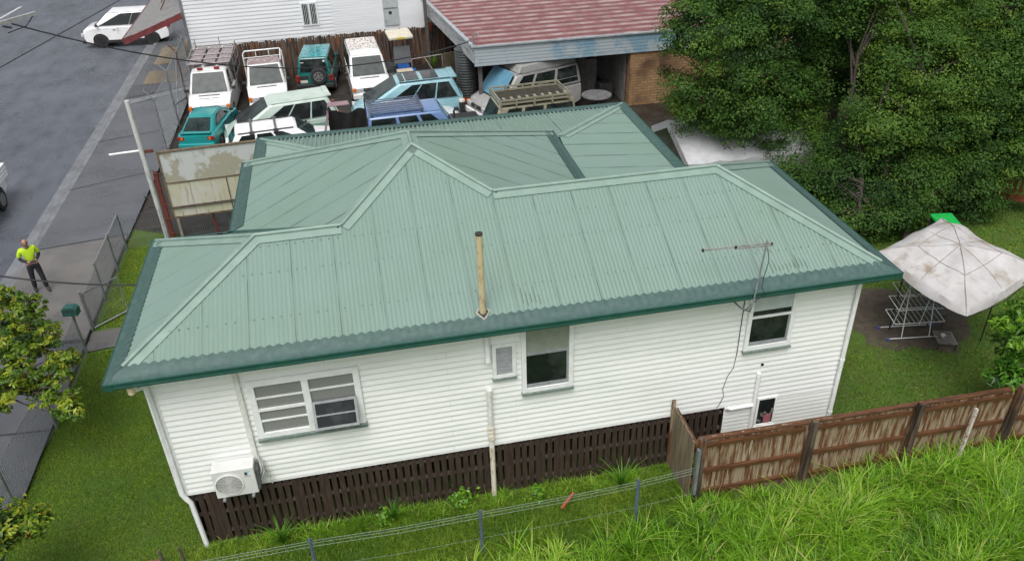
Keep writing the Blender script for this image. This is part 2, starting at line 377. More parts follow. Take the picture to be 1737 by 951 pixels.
dF = dn(F_); dL = dn(lambda x, y: zQ/qx*x); dR = dn(lambda x, y: -zP/(L_-px_)*x)
dML = dn(lambda x, y: zT*x/(xt-xm)); dMR = dn(lambda x, y: -zT*x/(xr-xt)); dMB = dn(lambda x, y: -zT*y/(e2-yt2))
dBL = dn(lambda x, y: -zQ*y/(wl-y1)); dBR = dn(lambda x, y: -zP*y/(wr-y2))
dWB = dn(lambda x, y: -sw_*y); dWL = dn(lambda x, y: sw_*x); dWR = dn(lambda x, y: -sw_*x)
A, B, Cc, D = (.27, .27, .125), (L_-.27, .27, .13), (.1, wl-.1, .05), (L_-.1, wr-.1, .05)
Q, Pp, J, K, T, T2 = (qx, y1, zQ), (px_, y2, zP), (jx, y1, zQ), (kx, y2, zP), (xt, yt, zT), (xt, yt2, zT)
for p, q, a, c in ((A, Q, dF, dL), (Q, J, dF, dBL), (J, T, dF, dML), (T, T2, dML, dMR), (T, K, dF, dMR), (K, Pp, dF, dBR), (Pp, B, dF, dR),
                   (Q, Cc, dL, dBL), (Pp, D, dR, dBR), (T2, (xm+.1, e2-.1, .05), dML, dMB), (T2, (xr-.1, e2-.1, .05), dMR, dMB),
                   ((xg0+.1, yg-.1, ZW+.009), (xg0+2.5, yg-2.5, ZW+.225), dWL, dWB), ((xg1-.1, yg-.1, ZW+.009), (xg1-2.5, yg-2.5, ZW+.225), dWR, dWB)):
    cap(p, q, a, c)
# roofing screws in rows
sc = MB()
for yy in (.75, 1.55, 2.05, 2.9):
    z = Z0+S_*yy+.016
    for i in range(90):
        x = .074*round((.4+i*.148)/.074)
        if pl(x, [(.05, .06), (qx, y1), (jx, y1), (xt, yt), (kx, y2), (px_, y2), (L_-.05, .06)]) > yy+.15 and rng.random() < .75:
            sc.box((x, yy, z), (.018, .018, .012))
sc.build('roof_screw', pm('screw_head', (.10, .15, .13), rough=.5), roof)

# gutters and gutter guard
def eave(p, q, inn, z=Z0, slope=S_, w=.28, m0=1, m1=1):
    p, q = Vector((*p, z)), Vector((*q, z)); d = q-p; Ln = d.length; d.normalize(); i_ = Vector((*inn, 0))
    b = MB(); n = max(4, int(Ln/.037)); rows = ((-.0, .045), (.10, .055), (.135, .045+slope*.10), (w, None))
    for k in range(n+1):
        u = Ln*k/n; wv = math.cos(2*math.pi*u/.148)
        for j, (dd, zz) in enumerate(rows):
            sk = min(max(dd, 0), w)
            if j == 3: dd = w+.018*wv; zz = slope*w+.022+.010*wv; sk = w
            if j == 2: zz += .008*wv
            uu = min(max(u, sk*.98*m0), Ln-sk*.98*m1)
            b.v.append(tuple(p+d*uu+i_*dd+Vector((0, 0, zz))))
    for k in range(n):
        for j in range(3): b.f.append((k*4+j, (k+1)*4+j, (k+1)*4+j+1, k*4+j+1))
    b.build('gutter_guard', M['guard'], roof, smooth=60)
    g = MB()
    prof = [(-.004, .047), (-.022, .047), (-.026, .03), (-.012, .02), (-.008, -.02), (-.02, -.05), (-.01, -.075), (.10, -.08), (.13, -.06), (.13, .0)]
    for k in range(2):
        e = p-d*.02 if k == 0 else q+d*.02
        for dd, zz in prof: g.v.append(tuple(e+i_*dd+Vector((0, 0, zz))))
    m = len(prof); g.f += [(j, j+1, m+j+1, m+j) for j in range(m-1)]+[tuple(range(m)), tuple(range(m, 2*m))]
    g.build('gutter', M['gutter'], roof, smooth=35)
eave((0, 0), (L_, 0), (0, 1))
eave((0, wl), (0, 0), (1, 0), slope=zQ/qx)
eave((L_, 0), (L_, wr), (-1, 0), slope=zP/(L_-px_))
eave((0, wl), (xm, wl), (0, -1))
eave((xm, e2), (xm, wl), (1, 0), m1=-.7)
eave((xr, wr), (xr, e2), (-1, 0), m0=-.7)
eave((xr, wr), (L_, wr), (0, -1))
eave((xg0, yg), (xg1, yg), (0, -1), z=Z0+ZW, slope=sw_, w=.24)
eave((xg1, 5.2), (xg1, yg), (-1, 0), z=Z0+ZW, slope=sw_, w=.27)
eave((xg0, yg), (xg0, 8.3), (1, 0), z=Z0+ZW, slope=sw_, w=.27)
b = MB()
b.bb(.13, L_-.13, .13, .5, Z0-.10, Z0-.075); b.bb(.13, .52, .5, wl-.13, Z0-.10, Z0-.075); b.bb(L_-.52, L_-.13, .5, wr-.13, Z0-.10, Z0-.075)
b.build('soffit', M['trim'], house)

# valley gutters where the wings meet the main block
b = MB()
for p, q in ((J, (xm+.05, wl-.05, .02)), (K, (xr-.05, wr-.05, .02))):
    p, q = Vector(p)+Vector((0, 0, Z0+.025)), Vector(q)+Vector((0, 0, Z0+.025)); b = MB(); b.beam(p, q, .16, .02); b.build('valley_gutter', M['gutter'], roof)

# walls: lapped chamfer boards
YF, XL, XR, ZB = .475, .49, 13.26, 1.34
def boards(name, p0, p1, outn, z0, z1, pitch=.122, lip=.019, mat=None, parent=house):
    p0, p1, o = Vector((*p0, 0)), Vector((*p1, 0)), Vector((*outn, 0)); b = MB(); z = z0
    while z < z1-.01:
        zt = min(z+pitch, z1)
        pr = ((z, 0), (z, lip), (z+.03, lip+.001), (zt-.012, .004), (zt, 0))
        n0 = len(b.v)
        for e in (p0, p1):
            for zz, oo in pr: b.v.append(tuple(e+o*oo+Vector((0, 0, zz))))
        for j in range(4): b.f.append((n0+j, n0+j+1, n0+5+j+1, n0+5+j))
        z += pitch
    return b.build(name, mat or M['board'], parent)
wall = boards('wall', (XL, YF), (XR, YF), (0, -1), ZB, Z0-.08)
boards('laundry_wall', (10.84, YF), (XR, YF), (0, -1), -.02, ZB-.004, pitch=.10, lip=.012)
for p0, p1, n, zb in (((XL, YF), (XL, 4.3), (-1, 0), ZB), ((XR, YF), (XR, 4.7), (1, 0), 0), ((XL, 4.3), (2.0, 4.3), (0, 1), ZB), ((2.0, 4.3), (2.0, 10.3), (-1, 0), ZB),
                      ((2.0, 10.3), (11.6, 10.3), (0, 1), ZB), ((11.6, 4.7), (11.6, 10.3), (1, 0), ZB), ((11.6, 4.7), (XR, 4.7), (0, 1), ZB)):
    boards('wall', p0, p1, n, zb, Z0+ZW-.1 if max(p0[1], p1[1]) > 9 else Z0-.12)
b = MB()
b.bb(XL+.02, 10.82, YF+.02, 4.28, ZB-.03, ZB); b.bb(2.02, 11.5, 4.3, 10.28, ZB-.03, ZB)
b.build('floor', pm('dark_underfloor', (.05, .04, .035), rough=.9), house)
b = MB(); b.bb(XL-.02, 10.84, YF-.02, YF+.05, ZB-.035, ZB-.002); b.build('bottom_board', M['trim'], house)
b = MB()
b.bb(XL-.03, XL+.055, YF-.025, YF+.03, ZB-.01, Z0-.1); b.build('corner_board', M['trim'], house); b = MB(); b.bb(XR-.045, XR+.03, YF-.027, YF+.03, 0, Z0-.1); b.build('corner_board', M['trim'], house)
# dark slatted screen under the floor (one part: the slats are its pattern)
b = MB(); x = XL+.03
def gz(x): return .03
while x < 10.8:
    wd = .096+rng.uniform(-.007, .007); t = rng.uniform(-.006, .006)
    z0 = rng.uniform(-.03, .04); ytilt = rng.uniform(-.004, .004)
    b.box((x+wd/2, YF+.02+ytilt, (z0+ZB-.04)/2), (wd, .02, ZB-.04-z0), Matrix.Rotation(t, 3, 'Y'))
    x += wd+(rng.uniform(.03, .048) if rng.random() > .12 else .004)
scr = b.build('slatted_screen', M['slat'], house)
b = MB()
for z in (1.14, .72, .22): b.bb(XL+.02, 10.82, YF+.035, YF+.085, z-.035, z+.035)
b.build('screen_rail', M['rail'], scr)
for ya, xa, yb, xb in ((.5, XL+.02, 4.3, XL+.05), (4.28, XL, 4.31, 2.0), (4.3, 2.0, 10.3, 2.03), (10.28, 2, 10.31, 11.6), (4.7, 11.55, 10.3, 11.58), (.5, 10.84, 4.7, 10.87)):
    MB().bb(xa, xb, ya, yb, 0, ZB-.04).build('base_wall', M['slat'], house)
b = MB()
for x in np.arange(1.3, 10.5, 1.75):
    for y in (1.0, 2.6, 4.1): b.bb(x-.06, x+.06, y-.06, y+.06, 0, ZB)
b.build('stump', M['rail'], house)

# windows
YO = YF-.02
def frame(x0, x1, z0, z1, w=.085, dep=.045, bottom=None, mat=None, y=YO):
    b = MB(); bt = bottom or w
    b.bb(x0, x0+w, y-dep, y+.01, z0, z1); b.bb(x1-w, x1, y-dep, y+.01, z0, z1)
    b.bb(x0+w, x1-w, y-dep-.002, y+.01, z1-w, z1); b.bb(x0+w, x1-w, y-dep-.002, y+.01, z0, z0+bt)
    return b.build('window', mat or M['trim'], house, bevel=.004, seg=1)
def part(name, parent, mat, *boxes, **k):
    b = MB()
    for q in boxes: b.bb(*q)
    return b.build(name, mat, parent, **k)
w1 = frame(1.98, 3.85, 2.40, 3.65, .11)
part('mullion', w1, M['trim'], (2.87, 2.985, YO-.049, YO+.01, 2.51, 3.54))
part('sill', w1, M['greensill'], (1.97, 3.87, YO-.085, YO+.01, 2.335, 2.397))
for x0, x1 in ((2.09, 2.87), (2.985, 3.74)):
    part('pane', w1, M['frost'], (x0, x1, YO-.012, YO+.008, 2.51, 3.54))
for x0, x1, zs in ((2.09, 2.87, (3.27, 3.02, 2.77)), (2.985, 3.74, (3.29,))):
    for z in zs: part('glazing_bar', w1, M['trim'], (x0, x1, YO-.03, YO-.012, z-.016, z+.016) if z != 3.02 else (x0, x1, YO-.046, YO-.012, z-.024, z+.024))
# lower right sash pushed out at the bottom
hz, hy = 3.05, YO-.045; ang = R(24)
Mx = Matrix.Rotation(-ang, 3, 'X')
def hop(x, d, o): v = Mx @ Vector((0, -o, -d)); return Vector((x, hy+v.y, hz+v.z))
b = MB()
for x0, x1, d0, d1 in ((2.985, 3.03, 0, .52), (3.70, 3.745, 0, .52), (3.03, 3.70, 0, .045), (3.03, 3.70, .475, .52), (3.03, 3.70, .25, .275)):
    P8 = [hop(x, d, o) for o in (0, .035) for x, d in ((x0, d0), (x1, d0), (x1, d1), (x0, d1))]
    b.add(P8, [(0, 1, 2, 3), (7, 6, 5, 4), (0, 1, 5, 4), (1, 2, 6, 5), (2, 3, 7, 6), (3, 0, 4, 7)])
sash = b.build('open_sash', M['greysash'], w1)
b = MB(); b.prism([hop(3.03, .045, .012), hop(3.70, .045, .012), hop(3.70, .475, .012), hop(3.03, .475, .012)], (0, -1, .4), 0, .006); b.build('pane', M['glass'], sash)
b = MB(); b.bb(2.99, 3.735, YO-.02, YO-.013, 2.52, 3.02); b.build('dark_opening', M['glass'], w1)

def sashwin(x0, x1, z0, z1, xm0, xm1, zm, blind, zbl=None, gap=False):
    o = frame(x0, x1, z0, z1, .085, .05, bottom=.10)
    part('sill', o, M['greensill'], (x0-.01, x1+.01, YO-.085, YO+.01, z0-.042, z0-.003))
    part('upper_pane', o, blind, (x0+.085, x1-.085, YO-.014, YO+.008, zm if zbl is None else zbl, z1-.085))
    if zbl: part('upper_pane', o, M['glass'], (x0+.085, x1-.085, YO-.012, YO+.008, zm, zbl))
    part('lower_pane', o, M['glass'], (x0+.085, x1-.085, YO-.016, YO+.006, z0+.10, zm))
    part('meeting_rail', o, M['trim'] if zbl else M['greysash'], (x0+.085, x1-.085, YO-.04, YO-.012, zm-.022, zm+.022))
    part('sash_rail', o, M['greysash'], (x0+.085, x1-.085, YO-.035, YO-.01, z0+.10, z0+.175), (x1-.125, x1-.086, YO-.036, YO-.01, z0+.175, zm-.022))
    return o
sashwin(6.71, 7.67, 2.51, 4.02, 0, 0, 3.37, M['blind'])
w3 = sashwin(11.03, 11.99, 2.70, 4.05, 0, 0, 3.45, M['blind2'], 3.58)
part('cord', w3, M['darkcable'], (10.92, 10.932, YO-.012, YO, 2.6, 3.86))
lw = frame(6.18, 6.61, 2.945, 3.69, .07)
part('sill', lw, M['greensill'], (6.17, 6.62, YO-.07, YO+.01, 2.905, 2.942))
b = MB()
for k in range(8):
    z = 3.03+k*.077; b.box((6.395, YO-.012, z+.035), (.29, .012, .085), Matrix.Rotation(R(-22), 3, 'X'))
b.build('louvre_blade', M['greysash'], lw)
part('pane', lw, M['glass'], (6.25, 6.54, YO-.001, YO+.006, 3.015, 3.62))
w4 = frame(11.53, 11.98, .66, 1.41, .05, .03, y=YF-.012)
part('pane', w4, M['glass'], (11.58, 11.93, YF-.022, YF, .71, 1.36))
part('sill', w4, M['trim'], (11.52, 11.99, YF-.075, YF, .60, .657))
b = MB(); 
for k in range(7): b.box((11.64+.045*k+rng.uniform(-.02, .02), YF-.03, .78+.05*(k % 4)+rng.uniform(0, .2)), (.05, .012, .09), Matrix.Rotation(rng.uniform(-1, 1), 3, 'Y'))
b.build('stored_clutter', pm('clutter', (.22, .2, .18), (.05, .05, .05), 14), w4)
b = MB(); b.lathe([(.001, .0), (.075, 0), (.085, .2), (.08, .2)], 14, Matrix.Translation((11.81, YF-.034, .74)) @ Matrix.Scale(.12, 4, (0, 1, 0))); b.build('pink_bucket', pm('pink_plastic', (.35, .12, .14), rough=.4), w4)

# downpipes, vents and pipes fixed to the wall
b = MB(); b.tube([(.37, .15, 4.2), (.37, .17, 4.02), (.40, .30, 3.95), (.455, .40, 3.88), (.455, .405, 1.42), (.50, .40, 1.30), (.56, .40, 1.18), (.60, .40, -.05)], .047, 12)
dp = b.build('downpipe', M['trim'], house, smooth=60)
b = MB(); b.tube([(.33, .12, 4.0), (.33, .12, 4.14)], .06, 12); b.build('elbow', pm('yellowed_pvc', (.62, .56, .38), (.5, .42, .25), 8), dp, smooth=60)
b = MB(); b.tube([(13.215, .40, 4.2), (13.215, .40, 0)], .042, 12)
for z in (2.1, .75): b.tube([(13.215, .40, z), (13.215, .40, z+.05)], .05, 12)
b.build('downpipe', M['trim'], house, smooth=60)
b = MB(); b.bb(1.80, 1.89, YF-.075, YF-.01, 1.95, 4.1); b.build('conduit_cover', M['pvc'], house, bevel=.01)
b = MB(); b.tube([(6.10, YF-.06, 4.2), (6.10, YF-.06, 3.47), (6.10, YF-.075, 3.42), (6.10, YF-.08, 3.36)], [.05, .05, .056, .056], 12); b.build('overflow_pipe', M['trim'], house, smooth=60)
b = MB(); b.tube([(6.09, YF-.08, 2.72), (6.09, YF-.08, 1.36)], .048, 14); b.tube([(6.09, YF-.08, 2.62), (6.09, YF-.08, 2.73)], .056, 14)
vp = b.build('vent_pipe', M['pvc'], house, smooth=60)
b = MB(); b.tube([(6.09, YF-.08, 1.36), (6.09, YF-.09, -.05)], .05, 14)
for z in (1.80, 1.70, 1.53): b.tube([(6.09, YF-.08, z), (6.09, YF-.08, z+.045)], .064, 14)
b.tube([(6.09, YF-.10, 1.62), (6.09, YF-.16, 1.62)], .055, 14)
b.build('pipe_lower_length', M['oldpipe'], vp, smooth=60)
b = MB(); b.tube([(11.46, YF-.05, 2.08), (11.46, YF-.05, 0)], .042, 12); b.tube([(10.86, YF-.05, 1.32), (10.95, YF-.05, 1.27), (11.42, YF-.05, 1.28)], .04, 12); b.build('waste_pipe', M['trim'], house, smooth=60)
b = MB(); b.lathe([(.03, 0), (.03, .012)], 14, Matrix.Translation((11.51, YF-.02, 2.27)) @ Matrix.Rotation(R(90), 4, 'X')); b.build('vent_hole', pm('hole_dark', (.008, .008, .008)), house)
b = MB(); b.tube([(10.93, YF-.025, 2.66), (10.90, YF-.022, 2.3), (10.80, YF-.022, 2.1), (10.74, YF-.022, 1.8), (10.78, YF-.022, 1.62), (10.72, YF-.022, 1.42), (10.66, YF-.025, 1.33)], .006, 5); b.build('hanging_cable', M['darkcable'], house)
# flue through the roof with its flashing
b = MB(); b.tube([(6.05, .36, Z0+.1), (6.05, .36, Z0+.178+1.52)], .058, 16, cap=False); b.tube([(6.05, .36, Z0+1.4), (6.05, .36, Z0+1.702)], [.05, .05], 12)
fl = b.build('flue', M['flue'], house, smooth=60)
b = MB(); b.lathe([(.062, -.01), (.064, .02), (.04, .03), (.0, .03)], 14, Matrix.Translation((6.05, .36, Z0+1.69))); b.build('flue_cap', pm('soot', (.03, .025, .02)), fl)
n_ = Vector((0, -S_, 1)).normalized(); v_ = Vector((0, 1, S_)).normalized(); u_ = Vector((1, 0, 0)); o_ = Vector((6.05, .36, Z0+S_*.36))+n_*.012
b = MB(); b.prism([o_+u_*.13, o_+v_*.15, o_-u_*.13, o_-v_*.17], n_, 0, .012); fs = b.build('flashing', pm('lead_flashing', (.42, .40, .34), (.2, .18, .13), 20), house)
b = MB(); b.prism([o_+u_*.095, o_+v_*.11, o_-u_*.095, o_-v_*.13], n_, .0125, .018); b.build('flashing_gap', pm('gap_dark', (.02, .02, .015)), fs)
# mould stains in the corrugations near the gutter
st = MB()
for xs, n, ln in ((6.75, 5, .34), (11.35, 8, .22), (11.8, 4, .3)):
    for k in range(n):
        x = .074*round((xs+k*.074)/.074)+.037; l = ln*rng.uniform(.4, 1); y0 = .33+rng.uniform(0, .1)
        st.add([Vector((x-.012, y0, Z0+S_*y0-.004)), Vector((x+.012, y0, Z0+S_*y0-.004)), Vector((x+.006, y0+l, Z0+S_*(y0+l)-.004)), Vector((x-.006, y0+l, Z0+S_*(y0+l)-.004))], [(0, 1, 2, 3)])
st.build('mould_streak', pm('mould', (.06, .085, .06), (.12, .17, .13), 30, rough=.8), roof)

# ------------------------------------------------------------------ vehicles
def paint(name, c, dirt=None):
    return pm(name, c, tuple(.82*q for q in c), 2.2, .45, .7, rough=.28, coat=.6, c3=dirt, s3=2.6, lo3=.58, hi3=.75)
M['vwhite'] = paint('white_car_paint', (.74, .75, .75), (.55, .54, .50))
M['vwhite2'] = paint('bright_white_paint', (.80, .81, .82))
M['vteal'] = paint('teal_paint', (.008, .26, .26))
M['vteal2'] = paint('dark_teal_paint', (.01, .15, .14), (.02, .22, .24))
M['vtealroof'] = pm('wet_teal_roof', (.03, .30, .33), (.015, .17, .19), 5, .45, .55, rough=.2, coat=.5)
M['vmint'] = paint('pale_green_paint', (.46, .56, .50), (.55, .62, .55))
M['vmint2'] = paint('green_grey_lower_paint', (.22, .33, .28))
M['vsky'] = paint('pale_blue_paint', (.24, .44, .50), (.34, .52, .56))
M['vblue'] = paint('faded_blue_paint', (.13, .22, .42), (.2, .27, .40))
M['vcream'] = paint('aged_cream_paint', (.27, .255, .18), (.10, .075, .03))
M['rustroof'] = pm('oxidised_roof_paint', (.22, .16, .16), (.42, .38, .37), 6, .5, .62, rough=.7)
M['vdull'] = paint('dull_white_paint', (.33, .33, .32), (.2, .19, .17))  # dirty white paint with the carport's shade put into its colour
M['peel'] = pm('peeling_roof_paint', (.62, .60, .58), (.24, .19, .16), 4.5, .5, .58, rough=.6, stretch=(.6, 3, 1))
M['tyre'] = pm('tyre_rubber', (.018, .018, .019), (.03, .03, .03), 8, rough=.85)
M['rim'] = pm('alloy_rim', (.34, .34, .35), (.22, .22, .22), 9, rough=.4, metal=.6)
M['blackrim'] = pm('black_rim', (.02, .02, .022), rough=.35)
M['plastic'] = pm('black_plastic', (.02, .02, .022), (.035, .035, .036), 5, rough=.5)
M['greyplastic'] = pm('grey_plastic', (.10, .105, .11), (.07, .07, .075), 5, rough=.5)
M['lamp'] = pm('lamp_lens', (.55, .56, .57), (.38, .4, .42), 12, rough=.12)
M['red'] = pm('red_lens', (.28, .012, .012), (.2, .01, .01), 12, rough=.15)
M['amber'] = pm('amber_lens', (.65, .14, .01), rough=.15)
M['plate'] = pm('number_plate', (.55, .54, .48), (.42, .42, .38), 20, rough=.5)
M['steelbar'] = pm('weathered_steel_bar', (.36, .35, .35), (.24, .2, .19), 7, rough=.5, metal=.3)
M['screen'] = pm('windscreen_glass', (.030, .045, .045), (.012, .02, .02), 2.2, .42, .62, rough=.10, spec=.16)

def wheel(root, x, y, r, wd, rim='rim', side=1):
    rx = Matrix.Translation((x, y, r)) @ Matrix.Rotation(R(90), 4, 'X')
    h = wd/2
    b = MB(); b.lathe([(r*.62, -h), (r*.93, -h), (r, -h*.7), (r, h*.7), (r*.93, h), (r*.62, h)], 22, rx, cap=True)
    o = b.build('wheel', M['tyre'], root, smooth=40)
    s = -side; b = MB()
    b.lathe([(r*.62, s*h*1.01), (r*.58, s*h*.75), (r*.15, s*h*.9), (r*.1, s*h*1.02)], 18, rx)
    for k in range(6):
        a = k*math.pi/3; p = Vector((x+math.cos(a)*r*.1, y-s*h*.95, r+math.sin(a)*r*.1)); q = Vector((x+math.cos(a)*r*.6, y-s*h*.95, r+math.sin(a)*r*.6))
        b.beam(p, q, r*.16, .03, up=(0, 1, 0))
    b.build('rim', M[rim], o, smooth=40)

def vehicle(name, label, cat, loc, head, k, top, W, gh, wx, wr_=.31, body='vwhite', roofm=None, rim='rim', glass='glass', lower=None,
            wins=(), ws=True, rw=True, group=None, arch=1.2, crown=.035, nose=.93, tail=.96, taper=.0, bevel=.05, zb0=.22, mirrors=True, gbevel=.10, lift=0):
    """top: (x,z) outline of the lower body from tail bottom over the waist to the nose bottom; gh: greenhouse box"""
    t = thing(name, label, cat, loc, R(head), group, k)
    # lower body with wheel arches
    ra = wr_*arch; out = list(top); xs, xe = top[-1][0], top[0][0]
    und = []
    for wxx in sorted(wx, reverse=True):
        for j in range(9):
            a = math.pi*j/8; und.append((wxx+ra*math.cos(a), max(zb0, wr_+ra*math.sin(a)*.98) if 0 < j < 8 else zb0))
    prof = out+und; xm_ = (xs+xe)/2; hl = (xs-xe)/2; zmax = max(z for _, z in top)
    b = MB(); fr = [-1, -.93, -.7, 0, .7, .93, 1]; n = len(prof)
    for f in fr:
        e = abs(f)
        for i, (x, z) in enumerate(prof):
            u = (x-xm_)/hl; sh = (1-nose) if u > 0 else (1-tail)
            xx = x-math.copysign(sh*hl*(e**5)*min(1, (abs(u)**6)), u) if i < len(out) else x
            zz = z-(.06*e**8 if z > zmax*.6 and i < len(out) else 0)
            ww = W/2*f*(1-.05*max(0, abs(u)-.6)/.4)*(1-.03*abs(z-zmax*.62)/zmax)
            b.v.append((xx, ww, zz))
    for j in range(len(fr)-1):
        for i in range(n): b.f.append((j*n+i, j*n+(i+1) % n, (j+1)*n+(i+1) % n, (j+1)*n+i))
    b.f += [tuple(range(n)), tuple(range((len(fr)-1)*n, len(fr)*n))]
    bo = b.build('body', M[body], t, smooth=32)
    xb0, xb1, xt0, xt1, wb, wt, zb, zt = gh
    # greenhouse
    g = MB(); V8 = [(xb0, -wb, zb-.05), (xb1, -wb, zb-.05), (xb1, wb, zb-.05), (xb0, wb, zb-.05), (xt0, -wt, zt), (xt1, -wt, zt), (xt1, wt, zt), (xt0, wt, zt)]
    g.add(V8, [(0, 1, 5, 4), (1, 2, 6, 5), (2, 3, 7, 6), (3, 0, 4, 7), (4, 5, 6, 7), (3, 2, 1, 0)])
    g.build('cabin', M[body], t, smooth=40, bevel=gbevel, seg=3)
    c = MB(); nx, ny = 8, 6
    for i in range(nx+1):
        for j in range(ny+1):
            u, v = i/nx*2-1, j/ny*2-1
            x = xt0+.03+(xt1-xt0-.06)*i/nx; c.v.append((x, v*(wt-.035), zt+.002+crown*(1-u**4)*(1-v**4)))
    for i in range(nx):
        for j in range(ny): a = i*(ny+1)+j; c.f.append((a, a+ny+1, a+ny+2, a+1))
    c.build('roof', M[roofm or body], t, smooth=60)
    B = [Vector(p) for p in V8]
    for p in B[:4]: p.z = zb
    def quad(a, bb_, cc, d, s0, s1, t0, t1, sh0=0, sh1=0):
        f = lambda s, q: (a*(1-s)+bb_*s)*(1-q)+(d*(1-s)+cc*s)*q
        return [f(s0, t0), f(s1, t0), f(s1-sh1, t1), f(s0+sh0, t1)]
    def pane(nm, P, N, m):
        q = MB(); q.prism(P, N, -.02, .009); q.build(nm, M[m], t)
        return P
    nrm = lambda a, bb_, cc: (bb_-a).cross(cc-a).normalized()
    if ws:
        P = quad(B[1], B[2], B[6], B[5], .065, .935, .05, .93); N = nrm(B[1], B[2], B[6]); pane('windscreen', P, N, ws if isinstance(ws, str) else 'screen')
        q = MB()
        for s in (.3, .62): q.beam(P[0].lerp(P[1], s)+N*.016, P[0].lerp(P[1], s+.28).lerp(P[3].lerp(P[2], s+.28), .12)+N*.016, .02, .012, up=N)
        q.build('wiper', M['plastic'], t)
    if rw:
        P = quad(B[3], B[0], B[4], B[7], .09, .91, .1, .9); pane('rear_window', P, nrm(B[3], B[0], B[4]), rw if isinstance(rw, str) else glass)
    for w_ in wins:
        s0, s1, t0, t1 = w_[:4]; h0, h1 = (w_[4], w_[5]) if len(w_) > 4 else (0, 0)
        for sd in (0, 1):
            if sd == 0: P = quad(B[0], B[1], B[5], B[4], s0, s1, t0, t1, h0, h1); N = nrm(B[0], B[1], B[5])
            else: P = quad(B[3], B[2], B[6], B[7], s0, s1, t0, t1, h0, h1); N = -nrm(B[3], B[2], B[6])
            pane('side_window', P, N, glass)
    for x in wx:
        for sd in (-1, 1): wheel(t, x, sd*(W/2-.10), wr_, .2, rim, sd)
    q = MB(); q.bb(min(wx)-.3, max(wx)+.3, -W/2+.22, W/2-.22, .2, .5); q.build('underbody', M['plastic'], t)
    if mirrors:
        for sd in (-1, 1):
            q = MB(); q.box((xb1-.28, sd*(wb+.12), zb+.10), (.10, .18, .13)); q.build('mirror', M['plastic'], t, bevel=.02)
    return t
def bits(t, name, mat, *boxes, bevel=.012):
    for q in boxes:
        b = MB(); b.bb(*q); b.build(name, M[mat], t, bevel=bevel)
def doors(t, W, xs, z0, z1, y=None):
    b = MB()
    for x in xs:
        for sd in (-1, 1): b.bb(x-.005, x+.005, sd*(W/2-.012)-.006, sd*(W/2-.012)+.006, z0, z1)
    b.build('door_gap', M['plastic'], t)
    for x in xs[:2]:
        for sd in (-1, 1): bits(t, 'door_handle', 'plastic', (x+.12, x+.26, sd*(W/2)-.015, sd*(W/2)+.012, z1-.12, z1-.08))

# --- white people-mover style vans (short bonnet) -------------------------
VANTOP = [(-2.32, .36), (-2.36, .55), (-2.34, 1.08), (1.5, 1.14), (1.62, 1.12), (2.12, .97), (2.27, .84), (2.33, .62), (2.35, .45), (2.30, .30)]
def vanfront(t, W, bar=False, blink='amber'):
    for sd in (-1, 1):
        bits(t, 'headlight', 'lamp', (2.2, 2.325, sd*.56-.16, sd*.56+.16, .66, .82))
        bits(t, 'indicator', blink, (2.14, 2.30, sd*.80-.07, sd*.80+.07, .66, .82))
    bits(t, 'grille', 'plastic', (2.24, 2.335, -.39, .39, .67, .81))
    bits(t, 'bumper', 'vwhite', (2.2, 2.40, -W/2+.03, W/2-.03, .34, .58), bevel=.04)
    b = MB(); b.lathe([(.07, 0), (.07, .015)], 16, Matrix.Translation((2.335, 0, .74)) @ Matrix.Rotation(R(90), 4, 'Y')); b.build('round_badge', M['rim'], t)
    bits(t, 'scuttle_vent', 'plastic', (1.66, 1.72, -.45, .45, 1.09, 1.112), bevel=0)
    bits(t, 'number_plate', 'plate', (2.395, 2.41, -.19, .19, .40, .52), bevel=0)

t = vehicle('utility_truck', 'white cab truck with a caged tray and weathered roof boards, behind the teal hatchback', 'truck', (-1.50, 25.45, 0), -91, .95,
            [(-2.5, .5), (-2.5, .62), (-.45, .62), (-.42, 1.10), (1.5, 1.14), (1.62, 1.12), (2.12, .97), (2.27, .84), (2.33, .62), (2.35, .45), (2.30, .30)], 1.84,
            (-.40, 1.50, -.32, .86, .88, .74, 1.12, 1.93), (-1.55, 1.45), wins=[(.50, .93, .1, .9, .0, .10)], rw=True)
vanfront(t, 1.84)
b = MB(); b.tube([(2.42, -.8, .62), (2.5, -.3, .62), (2.5, .3, .62), (2.42, .8, .62)], .035)
for s in (-.33, .33): b.tube([(2.46, s, .35), (2.52, s, .6), (2.40, s, .88)], .035)
b.build('bull_bar', M['galv'], t, smooth=50)
for y in (-.33, .38):
    b = MB(); b.bb(.68, .80, y-.12, y+.12, 1.96, 2.06); b.build('warning_light', M['red'], t, bevel=.03)
b = MB()  # tray cage
for x in (-2.55, -1.55, -.45):
    for y in (-.93, .93): b.tube([(x, y, .7), (x, y, 2.10)], .022, 6)
for y in (-.93, .93):
    for z in (1.2, 1.65, 2.08): b.tube([(-2.55, y, z), (-.45, y, z)], .018, 6)
    b.tube([(-2.55, y, 2.32), (.45, y, 2.16)], .025, 6)
for x in (-2.55, -2.0, -1.0, -.3, .42): b.tube([(x, -.95, 2.15), (x, .95, 2.15)], .022, 6)
for z in (1.7, 2.12): b.tube([(-2.56, -.93, z), (-2.56, .93, z)], .02, 6)
b.tube([(-2.4, .93, 2.1), (-2.1, .93, 2.4)], .02); b.tube([(-1.9, -.2, 2.17), (-1.0, -.6, 2.4)], .02); b.tube([(-2.5, -.9, 2.1), (-2.5, -.9, 2.5)], .02); b.tube([(-2.5, .2, 2.1), (-2.5, .2, 2.5)], .02)
b.build('cage', M['steelbar'], t)
b = MB()
for y0, y1_ in ((-.88, -.36), (-.26, .26), (.36, .88)): b.bb(-2.45, .38, y0, y1_, 2.07, 2.11)
